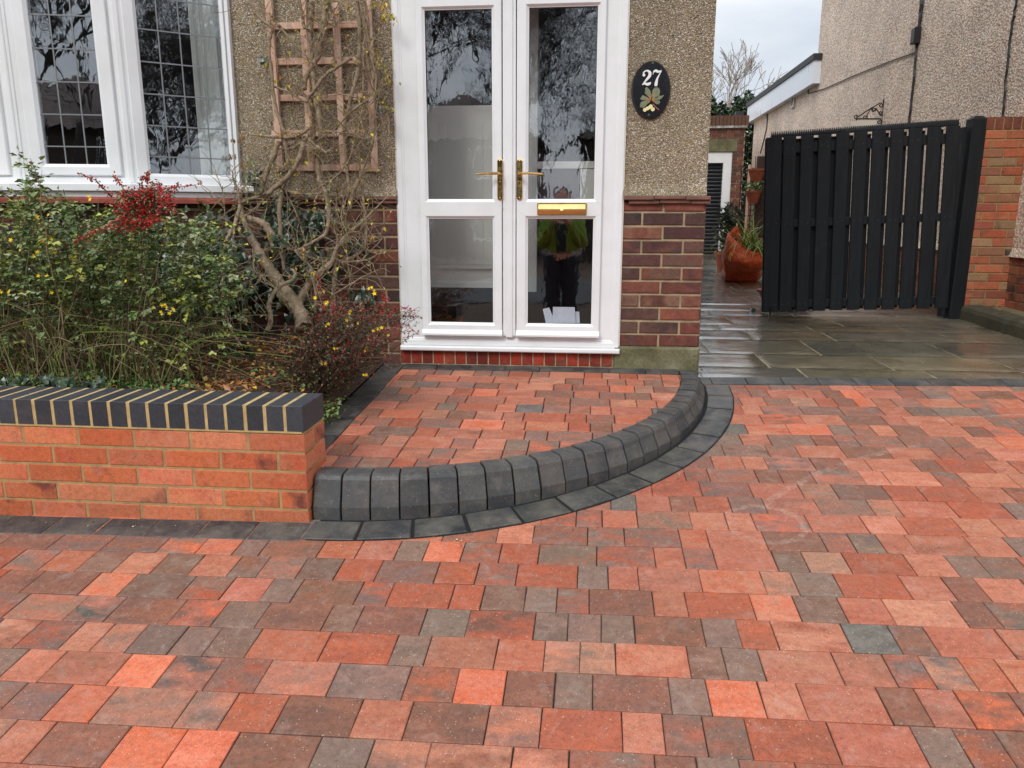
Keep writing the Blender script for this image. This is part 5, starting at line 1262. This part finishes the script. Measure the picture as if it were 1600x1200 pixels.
zv = [([(640, -20), (632, 130), (605, 300), (560, 400), (512, 490), (505, 560)], 40, 26, 4.28, 4.3), ([(550, 0), (538, 240), (553, 450), (580, 650), (607, 850), (588, 1000), (600, 1130), (640, 1215)], 36, 28, 4.3, 4.3), ([(830, -10), (848, 200), (838, 430), (785, 650), (752, 800), (762, 950), (770, 1100), (800, 1220)], 28, 20, 4.3, 4.3),
 ([(880, -10), (905, 200), (902, 400), (940, 600), (930, 900), (850, 1100), (820, 1220)], 18, 10, 4.31, 4.31), ([(800, 365), (740, 395), (690, 430), (622, 480), (560, 570), (522, 625), (540, 720), (545, 800)], 20, 22, 4.29, 4.29), ([(160, 20), (230, 120), (305, 180), (282, 270), (300, 500), (332, 700), (385, 840)], 18, 22, 4.27, 4.29), ([(160, 838), (330, 856), (450, 850), (545, 790)], 14, 22, 4.28, 4.28),
 ([(390, 935), (480, 900), (545, 830)], 22, 18, 4.3, 4.28), ([(345, 880), (300, 1000), (250, 1120), (225, 1215)], 34, 28, 4.3, 4.27), ([(500, 870), (470, 990), (400, 1100), (270, 1215)], 34, 28, 4.28, 4.25), ([(380, 880), (402, 980), (390, 1080)], 30, 22, 4.3, 4.3), ([(530, 870), (590, 920), (640, 955)], 22, 10, 4.27, 4.22), ([(335, 160), (410, 240), (485, 325)], 16, 10, 4.28, 4.28),
 ([(300, 540), (400, 570), (440, 600), (520, 640)], 12, 14, 4.3, 4.28), ([(460, 590), (600, 610), (740, 590), (900, 640)], 8, 8, 4.29, 4.29), ([(640, -10), (680, 80), (700, 170)], 12, 10, 4.3, 4.3), ([(470, -10), (490, 120), (500, 180)], 20, 14, 4.28, 4.28), ([(900, 620), (770, 720), (700, 800), (560, 900), (600, 960)], 14, 8, 4.27, 4.25), ([(880, 870), (760, 830), (560, 820)], 8, 5, 4.25, 4.25), ([(985, 640), (1000, 720), (940, 850), (860, 1090)], 8, 8, 4.3, 4.3),
 ([(870, 300), (900, 360), (960, 500), (960, 640), (900, 960)], 18, 8, 4.31, 4.31), ([(850, 0), (890, 200), (915, 330), (950, 480), (945, 600)], 14, 14, 4.29, 4.3), ([(820, 0), (865, 180), (870, 500), (845, 900), (860, 1200)], 10, 10, 4.31, 4.31), ([(560, 340), (620, 220), (640, 170)], 6, 5, 4.26, 4.25), ([(700, 860), (860, 700), (960, 620)], 8, 6, 4.28, 4.28), ([(820, 860), (780, 1000), (700, 1100), (560, 1190)], 8, 8, 4.27, 4.26)]
allp = []
vs = MB()
for p_, a, b_, y0, y1 in vines: allp.append(vine(vs, p_, a, b_, y0, y1))
for p_, a, b_, y0, y1 in zv: allp.append(vine(vs, p_, a, b_, y0, y1, ox=350, oy=0))
for Q in allp: pass
vs.build('stems', M['bark'], wis, smooth=True)
tw = MB(); wl = MB()
for k in range(820):
    Q = random.choice(allp); p = random.choice(Q); d = Vector((random.gauss(0, 1), random.gauss(-.2, .4), random.gauss(.3, .8))).normalized(); l = random.uniform(.05, .28); P = [p]
    for i in range(5): d = (d+rv(.4)).normalized(); q = P[-1]+d*l/5; q.y = min(q.y, HY-.012); P.append(q)
    if P[-1].x > -1.06: continue
    tw.tube(P, [.0026, .0022, .0018, .0015, .0012, .0009], 4, cap=False)
    if random.random() < .4:
        for j in range(3): q = random.choice(P[2:]); leafq(wl, q, rv()+Vector((0, -.3, -.6)), random.uniform(.014, .03), jit(lin(*random.choice([(196, 176, 50), (150, 150, 60), (170, 130, 60), (110, 124, 60), (140, 100, 60)])), .2), .3)
for px, py, n_ in ((603, 20, 10), (612, 30, 9), (480, 87, 3), (598, 100, 4), (610, 120, 5), (601, 155, 3), (440, 120, 6), (455, 135, 5), (590, 90, 6), (570, 20, 4), (583, 2, 4), (600, 12, 8), (548, 8, 3), (360, 240, 8), (375, 215, 10), (385, 250, 10)):
    for j in range(n_): leafq(wl, PY(px+random.gauss(0, 5), py+random.gauss(0, 6), 4.30), rv(.5)+Vector((0, -.3, -1)), random.uniform(.018, .034), jit(lin(*random.choice([(214, 180, 30), (190, 170, 50), (150, 150, 50), (160, 110, 60)] if px > 390 else [(130, 92, 60), (150, 116, 74), (110, 100, 60)])), .15), .28)
tw.build('twigs', M['bark'], wis); wl.build('leaves', M['leaf'], wis)

# ================================================================== HOUSE NUMBER
c0 = PY(1017, 141, HY-.01); a_ = (PY(1048, 141, HY-.01).x-PY(987, 141, HY-.01).x)/2; b_ = (PY(1017, 96, HY-.01).z-PY(1017, 187, HY-.01).z)/2
pl = empty('house_number_plaque', (c0.x, HY, c0.z), 'oval black house number plaque reading 27 with a painted horse chestnut leaf', 'house number')
b = MB(); b.prism([(a_*math.cos(2*math.pi*i/48), b_*math.sin(2*math.pi*i/48)) for i in range(48)], (c0.x, HY+.002, c0.z), (1, 0, 0), (0, 0, 1), (0, -.020, 0), None, 0, .007); b.build('plate', M['black'], pl)
PYF = HY-.0185; S_ = a_/30.5                            # 1 photo pixel on the plaque
def q2(zx, zy): return ((zx/10+970-1017)*S_, -(zy/10+80-141.5)*S_)
def stroke(mb, pts, ws, th=.004, mlt=1):
    P = [Vector(q2(*p)).to_3d() for p in pts]; P = [Vector((p.x, p.y, 0)) for p in P]; Q = smooth(P, 5); n = len(Q); W_ = []
    for i in range(n):
        f = i/(n-1)*(len(ws)-1); k = min(len(ws)-2, int(f)); W_.append((ws[k]+(ws[k+1]-ws[k])*(f-k))*S_/10/2)
    lft, rgt = [], []
    for i in range(n):
        t = (Q[min(n-1, i+1)]-Q[max(0, i-1)]).normalized(); nn = Vector((-t.y, t.x, 0)); lft.append(Q[i]+nn*W_[i]); rgt.append(Q[i]-nn*W_[i])
    bse = len(mb.v)
    for i in range(n):
        for q, yy in ((lft[i], 0), (rgt[i], 0), (lft[i], -th), (rgt[i], -th)): mb.v.append((c0.x+q.x, PYF+yy, c0.z+q.y))
    for i in range(n-1):
        a = bse+4*i; mb.face([a+2, a+3, a+7, a+6]); mb.face([a, a+2, a+6, a+4]); mb.face([a+3, a+1, a+5, a+7])
    mb.face([bse, bse+1, bse+3, bse+2]); e = bse+4*(n-1); mb.face([e, e+2, e+3, e+1])
def disc(mb, zx, zy, r_, th=.004, yo=0): x, y = q2(zx, zy); r_ = r_*S_/10; mb.prism([(x+r_*math.cos(2*math.pi*i/14), y+r_*math.sin(2*math.pi*i/14)) for i in range(14)], (c0.x, PYF-yo, c0.z), (1, 0, 0), (0, 0, 1), (0, -th, 0), None, 0, .0005)
b = MB(); stroke(b, [(345, 385), (350, 350), (395, 328), (440, 355), (440, 405), (400, 455), (350, 515), (335, 540)], [22, 20, 22, 44, 46, 34, 18, 14]); disc(b, 350, 392, 23, .0042)
stroke(b, [(330, 538), (365, 520), (410, 530), (445, 520), (465, 500)], [14, 26, 42, 40, 6], .0038); b.build('digit', M['whitepaint'], pl)
b = MB(); stroke(b, [(492, 385), (498, 345), (510, 328)], [10, 12, 16], .0038); stroke(b, [(500, 345), (535, 332), (575, 348), (622, 330)], [24, 38, 34, 12]); stroke(b, [(618, 335), (590, 390), (560, 450), (545, 520), (543, 560)], [12, 16, 30, 48, 36], .0036); b.build('digit', M['whitepaint'], pl)
def poly(mb, pts, th, m=0, yo=0): P = [q2(*p) for p in pts]; mb.prism(P, (c0.x, PYF-yo, c0.z), (1, 0, 0), (0, 0, 1), (0, -th, 0), None, m)
lfm = simple('painted_leaf', lin(122, 126, 98), .45, var=.3, vs=60); b = MB(); C_ = (478, 755)
for pts in ([(478, 760), (372, 660), (382, 610), (375, 590), (400, 568), (425, 590), (445, 610), (468, 640), (478, 700)], [(480, 760), (482, 690), (498, 610), (530, 578), (570, 580), (600, 600), (612, 650), (595, 700), (560, 720)], [(478, 760), (400, 770), (330, 765), (302, 745), (325, 715), (345, 690), (400, 715)],
            [(478, 762), (560, 735), (600, 700), (635, 708), (672, 690), (660, 720), (640, 745), (600, 765), (560, 775)], [(476, 765), (440, 800), (400, 850), (365, 882), (305, 870), (308, 825), (322, 790), (390, 772)], [(480, 768), (560, 780), (610, 775), (618, 805), (600, 830), (560, 828), (530, 805)]): poly(b, pts, .0022+random.uniform(0, .0004))
b.build('leaf_emblem', lfm, pl)
b = MB(); orm = simple('painted_orange', lin(196, 128, 64), .5)
for e in ((430, 700), (525, 650), (400, 752), (560, 745), (430, 815), (540, 790), (500, 690), (455, 790)): stroke(b, [C_, ((C_[0]+e[0])/2+4, (C_[1]+e[1])/2), e], [14, 11, 4], .0034)
b.build('leaf_veins', orm, pl)
b = MB(); stroke(b, [(505, 825), (550, 870), (605, 915)], [14, 14, 18], .0026); b.build('leaf_stalk', simple('painted_red', lin(160, 84, 74), .5), pl)
b = MB(); 
for zx, zy, r_ in ((385, 912, 30), (425, 892, 30), (475, 865, 32), (508, 905, 32), (450, 880, 26)): disc(b, zx, zy, r_, .003, random.uniform(0, .0008))
b.build('chestnut_flower', simple('painted_yellow', lin(226, 218, 160), .5), pl)
for zx, zy in ((482, 215), (450, 988)): b = MB(); disc(b, zx, zy, 20, .002); b.build('screw', simple('screw_head', (.12, .12, .12), .4, .8), pl)

# ================================================================== POTS AND PLANTS BY THE PATH
def pot(name, base, r0, r1, h, lab, cat='plant pot', mat='terracotta', grp=None):
    o = empty(name, tuple(base), lab, cat, grp); b = MB(); b.lathe([(.001, 0), (r0, 0), (r1*.97, h*.82), (r1*1.06, h*.84), (r1*1.06, h), (r1*.95, h), (r1*.92, h*.9), (.001, h*.9)], base, 20); b.build('pot', M[mat], o, smooth=False); return o
lb = PZ(1137, 413, SZ(14)+.0); yb = 12.6; lbp = Vector((PY(1137, 405, yb).x, yb, SZ(yb)))
o = pot('laurel_pot', lbp, .15, .20, .30, 'dark red plant pot holding the bushy glossy shrub beside the roller door')
lau = MB(); stm = MB()
for k in range(60):
    px, py = random.gauss(1141, 11), random.uniform(315, 392); tip = PY(px, py, yb+random.uniform(-.25, .25)); bs_ = lbp+Vector((random.uniform(-.08, .08), random.uniform(-.08, .08), .27)); P = arc(bs_, tip, Vector((0, 0, .03)), 5, .02); stm.tube(P, .006, 4, lin(60, 62, 40), cap=False)
    for j in range(16): f = .25+.75*random.random(); i0 = min(4, int(f*5)); leafq(lau, P[i0].lerp(P[i0+1], f*5-i0), rv()+Vector((0, -.2, .4)), random.uniform(.06, .11), jit(lin(*random.choice([(44, 62, 44), (66, 84, 58), (88, 104, 84), (36, 50, 36)])), .25), .22)
sh = empty('laurel_shrub', tuple(lbp), 'bushy dark glossy evergreen growing in a pot beside the roller door', 'shrub'); stm.build('stems', M['stem'], sh); lau.build('leaves', M['gleaf'], sh)
# orange bag planter
yb = 10.6; xl, xr = PY(1133, 430, yb).x, PY(1192, 430, yb).x; cxb = (xl+xr)/2; rb = (xr-xl)/2; bs_ = Vector((cxb, yb+.2, SZ(yb)))
bag = empty('planter_bag', tuple(bs_), 'slumped orange fabric planter bag standing on the wet path behind the gate edge', 'planter'); b = MB(); nseg = 40; pr = [(.75, 0), (1.0, .03), (1.03, .12), (.97, .26), (.86, .38), (.80, .46), (.74, .50), (.70, .46), (.68, .36), (.01, .35)]
for r_, h in pr:
    for k in range(nseg):
        a = 2*math.pi*k/nseg; wv_ = 1+.05*math.sin(a*7+h*9)+.03*math.sin(a*13+h*21); hh = h*(1+.42*math.cos(a-3.0)*(h > .2)+.07*math.sin(a*5)); r_ = r_*(1-.22*(h > .2)*math.cos(a)); b.v.append((bs_.x+rb*r_*wv_*math.cos(a), bs_.y+rb*.8*r_*wv_*math.sin(a), bs_.z+hh))
for i in range(len(pr)-1):
    for k in range(nseg): b.face([i*nseg+k, i*nseg+(k+1) % nseg, (i+1)*nseg+(k+1) % nseg, (i+1)*nseg+k])
b.build('bag', M['orangebag'], bag, smooth=True)
b = MB()
for s_ in (-.5,): b.tube([(bs_.x+rb*s_-.12, bs_.y-.25, bs_.z+.42), (bs_.x+rb*s_-.08, bs_.y-.3, bs_.z+.53), (bs_.x+rb*s_+.04, bs_.y-.3, bs_.z+.50), (bs_.x+rb*s_+.08, bs_.y-.3, bs_.z+.40)], .014, 6)
b.build('handle', M['orangebag'], bag)
spl = empty('strappy_plant', (bs_.x, bs_.y, bs_.z+.35), 'lime green strappy leaved plant spilling out of the orange bag', 'plant'); b = MB()
for k in range(210):
    a = random.uniform(0, 6.28); l = random.uniform(.35, .75); el = random.uniform(.5, 1.4); p0 = bs_+Vector((random.gauss(.05, .12), random.gauss(-.05, .1), .38)); w_ = random.uniform(.008, .014); c = jit(lin(*random.choice([(150, 168, 70), (118, 146, 56), (178, 190, 110), (96, 128, 50), (200, 190, 80)])), .2)
    d = Vector((math.cos(a)*math.cos(el), math.sin(a)*math.cos(el), math.sin(el))); sd = Vector((-math.sin(a), math.cos(a), 0)); pr_ = None; q = p0.copy()
    for i in range(7):
        ww = w_*(1-i/7); vv = (q+sd*ww, q-sd*ww); bb_ = len(b.v); b.v += [tuple(vv[0]), tuple(vv[1])]
        if i: b.face([bb_-2, bb_-1, bb_+1, bb_], c)
        q = q+d*l/6; d = (d+Vector((0, 0, -.32))).normalized()
b.build('leaves', M['leaf'], spl)
q = PY(1230, 489, 7.95); pot('planter_bowl', (q.x, 8.1, SZ(8.1)), .20, .26, .16, 'dark red bowl on the slabs showing under the left part of the gate', mat='redtile')
for k, (px, py, s_, lab) in enumerate(((1181, 284, .13, 'empty orange pot hung high on the brown fence post'), (1176, 318, .12, 'small orange hanging pot with a leafy plant below the empty one'))):
    yy = 13.15; q = PY(px, py, yy); o = pot('hanging_pot', (q.x, yy, q.z), s_*.6, s_, .2, lab, mat='darkpot', grp='orange pots hung on the fence')
    if k:
        pp = empty('trailing_plant', (q.x, yy, q.z+.18), 'small pale green plant growing in the lower hanging pot', 'plant'); b = MB()
        for j in range(120): leafq(b, Vector((q.x+random.gauss(0, .1), yy+random.gauss(0, .08), q.z+.2+abs(random.gauss(0, .06)))), rv()+Vector((0, 0, .5)), random.uniform(.04, .07), jit(lin(*random.choice([(120, 136, 84), (150, 160, 110), (100, 120, 70)])), .2), .4)
        b.build('leaves', M['leaf'], pp)
    else:
        b = MB(); b.tube([(q.x+.0, yy+.1, q.z+.15), (q.x, yy+.15, q.z+.4)], .006, 4); b.build('hook', M['iron'], o)

# ================================================================== TREES
def baretree(name, base, H, lab, cat='tree', seed=1, spread=.55, r0=.16, depth=6, col=None, mat='treebark', minr=.006, grp=None, droop=0, first=.28):
    rnd = random.Random(seed); o = empty(name, base, lab, cat, grp); t1 = MB(); t2 = MB()
    def grow(p, d, l, r_, k):
        mb_ = t1 if k == 0 else t2; n = 3 if k > 2 else 5; P = [p]; dd = d.copy()
        for i in range(n):
            dd = (dd+Vector((rnd.uniform(-1, 1), rnd.uniform(-1, 1), rnd.uniform(-.6, .9)-droop))*.16*(1+k*.25)).normalized(); P.append(P[-1]+dd*l/n)
        mb_.tube(P, [max(minr, r_*(1-.45*i/n)) for i in range(n+1)], 7 if k == 0 else (5 if k == 1 else 3), cap=False)
        if k >= depth: return
        m_ = rnd.choice((3, 4)) if k < 4 else rnd.choice((2, 3, 3))
        for j in range(m_):
            f = rnd.uniform(.35, 1) if j else 1; i0 = min(n-1, int(f*n)); q = P[i0].lerp(P[i0+1], f*n-i0)
            a = rnd.uniform(0, 6.28); s_ = rnd.uniform(.5, 1.1)*spread*(1 if j else .5); ax = dd.orthogonal().normalized(); ay = dd.cross(ax); nd = (dd+(ax*math.cos(a)+ay*math.sin(a))*s_*1.3+Vector((0, 0, .12-droop))).normalized()
            grow(q, nd, l*rnd.uniform(.62, .85), max(minr, r_*(.62 if j else .72)), k+1)
    grow(Vector(base), Vector((0, 0, 1)), H*first, r0, 0)
    t1.build('trunk', M[mat], o); t2.build('branches', M[mat], o); return o
M['palebark'] = simple('pale_bark', (.30, .25, .21), .9)
baretree('bare_tree', (4.6, 34, .6), 8.2, 'pale leafless tree against the sky beyond the outbuilding', seed=5, r0=.10, depth=6, mat='palebark', minr=.012, first=.34)
hg = empty('hedge', (4, 30, .6), 'dense evergreen hedge behind the outbuilding and the flat roof', 'hedge'); b = MB()
for k in range(15000):
    px = random.uniform(1085, 1215); tp_ = 160+10*math.sin(px*.09)+6*math.sin(px*.31); py = tp_+random.random()**1.2*220; yy = 26+random.gauss(0, .5)
    p = PY(px, py, yy); leafq(b, p, rv()+Vector((0, -.2, .3)), random.uniform(.08, .17), jit(lin(*random.choice([(52, 70, 40), (38, 54, 34), (76, 94, 54), (30, 42, 28)])), .3), .4)
b.build('leaves', M['leaf'], hg); b = MB()
for k in range(8):
    p = PY(1095+k*16, 400, 26.2); b.tube([(p.x, 26.2, .55), (p.x+.1, 26.2, 4.2)], .06, 5)
b.build('stems', M['treebark'], hg)
# the street behind the camera (seen mirrored in the glass)
for k, (x, y, H, sd) in enumerate(((-9.5, -12, 11, 11), (-4.6, -10.5, 12, 12), (-2.4, -14.5, 12, 23), (1.6, -18, 12, 14), (10.5, -10, 11, 15), (15.5, -13, 12, 16))):
    baretree('street_tree', (x, y, -.45), H, ['tall bare tree across the road, leftmost of the street trees', 'wide bare tree across the road, second street tree from the left', 'bare tree across the road mirrored in the left door', 'bare tree across the road mirrored in the right door', 'bare tree across the road to the right, nearer the kerb', 'bare tree across the road, rightmost of the street trees'][k], seed=sd, r0=.11, depth=7, minr=.0065, grp='bare trees across the road')
def far_house(x0, x1, y0, h, rh, lab):
    o = empty('opposite_house', ((x0+x1)/2, y0, -.4), lab, 'house', 'houses across the road'); b = MB(); b.box(x0, x1, y0-8, y0, -.5, h); b.build('wall', M['farbrick'], o)
    b = MB(); e = .35; b.add([(x0-e, y0-8-e, h), (x1+e, y0-8-e, h), (x1+e, y0+e, h), (x0-e, y0+e, h), (x0+3.2, y0-4, h+rh), (x1-3.2, y0-4, h+rh)], [(3, 2, 5, 4), (2, 1, 5), (1, 0, 4, 5), (0, 3, 4), (0, 1, 2, 3)]); b.build('roof', M['tilesroof'], o)
    w_ = (x1-x0)/3
    for i in range(2):
        for z0 in (.4, 3.0):
            f_ = MB(); xx = x0+w_*.5+i*w_*1.4; f_.box(xx, xx+w_*.6, y0+.001, y0+.05, z0, z0+1.3); q = f_.build('window', M['upvc'], o); g_ = MB(); g_.box(xx+.08, xx+w_*.6-.08, y0+.051, y0+.06, z0+.08, z0+1.22); g_.build('pane', M['black'], q)
far_house(-22, -11, -24, 5.2, 2.6, 'pebbledashed house across the road, leftmost of the three'); far_house(-9.6, -2.6, -25, 4.6, 2.4, 'pebbledashed house across the road between its neighbours'); far_house(-.4, 9.5, -23, 4.4, 2.3, 'pebbledashed house across the road facing the door'); 

# ================================================================== PERSON TAKING THE PICTURE (mirrored in the door glass)
per = empty('person', (-.36, -.55, DZ(0, -.55)), 'person in a yellow-green hi-vis jacket holding up a phone, reflected in the door glass', 'person')
def skin(name, verts, edges, rad, mat, parent, sub=2):
    me = bpy.data.meshes.new(name); me.from_pydata(verts, edges, []); me.materials.append(mat); o = bpy.data.objects.new(name, me); COL.objects.link(o)
    o.modifiers.new('skin', 'SKIN'); me.skin_vertices if False else None
    sv = me.skin_vertices[0].data if me.skin_vertices else None
    if sv is None: return o
    for i, r_ in enumerate(rad): sv[i].radius = r_ if hasattr(r_, '__len__') else (r_, r_)
    sv[0].use_root = True
    s_ = o.modifiers.new('sub', 'SUBSURF'); s_.levels = sub; s_.render_levels = sub; o.parent = parent; o.matrix_parent_inverse = parent_world(parent).inverted(); return o
g0_ = DZ(0, -.55); bx, by = -.36, -.52
def pv(x, y, z): return (bx+x, by+y, g0_+z)
def limb(mb, P, rad, n=14): mb.tube(smooth([Vector(p) for p in P], 5), [rad[min(len(rad)-1, int(i/5))]*(1-(i % 5)/5)+rad[min(len(rad)-1, int(i/5)+1)]*((i % 5)/5) for i in range(5*(len(P)-1)+1)], n)
body = MB()
limb(body, [pv(0, .0, .95), pv(0, .0, 1.15), pv(0, -.01, 1.38), pv(0, 0, 1.46), pv(0, .01, 1.52), pv(0, .02, 1.57), pv(0, .03, 1.65), pv(0, .02, 1.72), pv(0, .02, 1.75)], [.14, .13, .15, .09, .055, .075, .088, .07, .02])
for s_ in (-1, 1):
    limb(body, [pv(.1*s_, 0, .95), pv(.1*s_, .01, .5), pv(.1*s_, 0, .1), pv(.1*s_, .02, .04)], [.09, .065, .045, .045])
    limb(body, [pv(.17*s_, 0, 1.40), pv(.24*s_, .05, 1.15), pv(.07*s_, .36, 1.40), pv(.045*s_, .42, 1.43)], [.055, .045, .032, .028])
    for k in range(4): limb(body, [pv(.045*s_, .42, 1.42+.016*k), pv(.02*s_, .46, 1.425+.016*k), pv(-.005*s_, .45, 1.425+.016*k)], [.009, .0085, .007], 6)
    limb(body, [pv(.045*s_, .41, 1.42), pv(.03*s_, .40, 1.455), pv(.012*s_, .41, 1.46)], [.010, .009, .007], 6)
for s_ in (-1, 1): body.lathe([(.001, -.004), (.012, 0), (.001, .004)], pv(.033*s_, .108, 1.665), 8, None, 0, (0, 1, 0))
limb(body, [pv(0, .10, 1.665), pv(0, .128, 1.635), pv(0, .112, 1.625)], [.012, .015, .010], 8)
body.build('body', M['skin'], per, smooth=True)
jk = MB(); v0 = 0; NS = 24
for z, wx, wy in ((1.04, .20, .15), (1.08, .21, .155), (1.18, .205, .15), (1.32, .225, .145), (1.42, .20, .12), (1.47, .12, .09), (1.53, .075, .07)):
    for k in range(NS): a = 2*math.pi*k/NS; jk.v.append(pv(wx*math.cos(a), wy*math.sin(a), z))
for i in range(6):
    for k in range(NS): jk.face([i*NS+k, i*NS+(k+1) % NS, (i+1)*NS+(k+1) % NS, (i+1)*NS+k], None, 1 if k in (5, 6) else 0)
for s_ in (-1, 1): limb(jk, [pv(.17*s_, 0, 1.41), pv(.25*s_, .05, 1.14), pv(.085*s_, .33, 1.38)], [.078, .066, .048])
jk.build('jacket', [M['hivis'], M['navy']], per, smooth=True)
tr_ = MB(); 
for s_ in (-1, 1): limb(tr_, [pv(.09*s_, 0, .98), pv(.105*s_, .01, .5), pv(.1*s_, 0, .06)], [.125, .09, .075])
tr_.build('trousers', M['navy'], per, smooth=True)
bt = MB()
for s_ in (-1, 1): limb(bt, [pv(.1*s_, -.08, .045), pv(.1*s_, .02, .05), pv(.1*s_, .14, .035), pv(.1*s_, .19, .03)], [.045, .05, .042, .02])
bt.build('boots', M['black'], per, smooth=True)
hr = MB(); limb(hr, [pv(0, -.03, 1.62), pv(0, -.01, 1.70), pv(0, .02, 1.755)], [.085, .097, .07]); hr.build('hair', M['darkin'], per, smooth=True)
ph = MB(); ph.obox(pv(-.075, .435, 1.41), (.15, 0, 0), (0, 0, .075), (0, .008, 0), None, 0, .003); tag(ph.build('phone', M['black']), 'black phone held up by the person in the hi-vis jacket', 'phone')
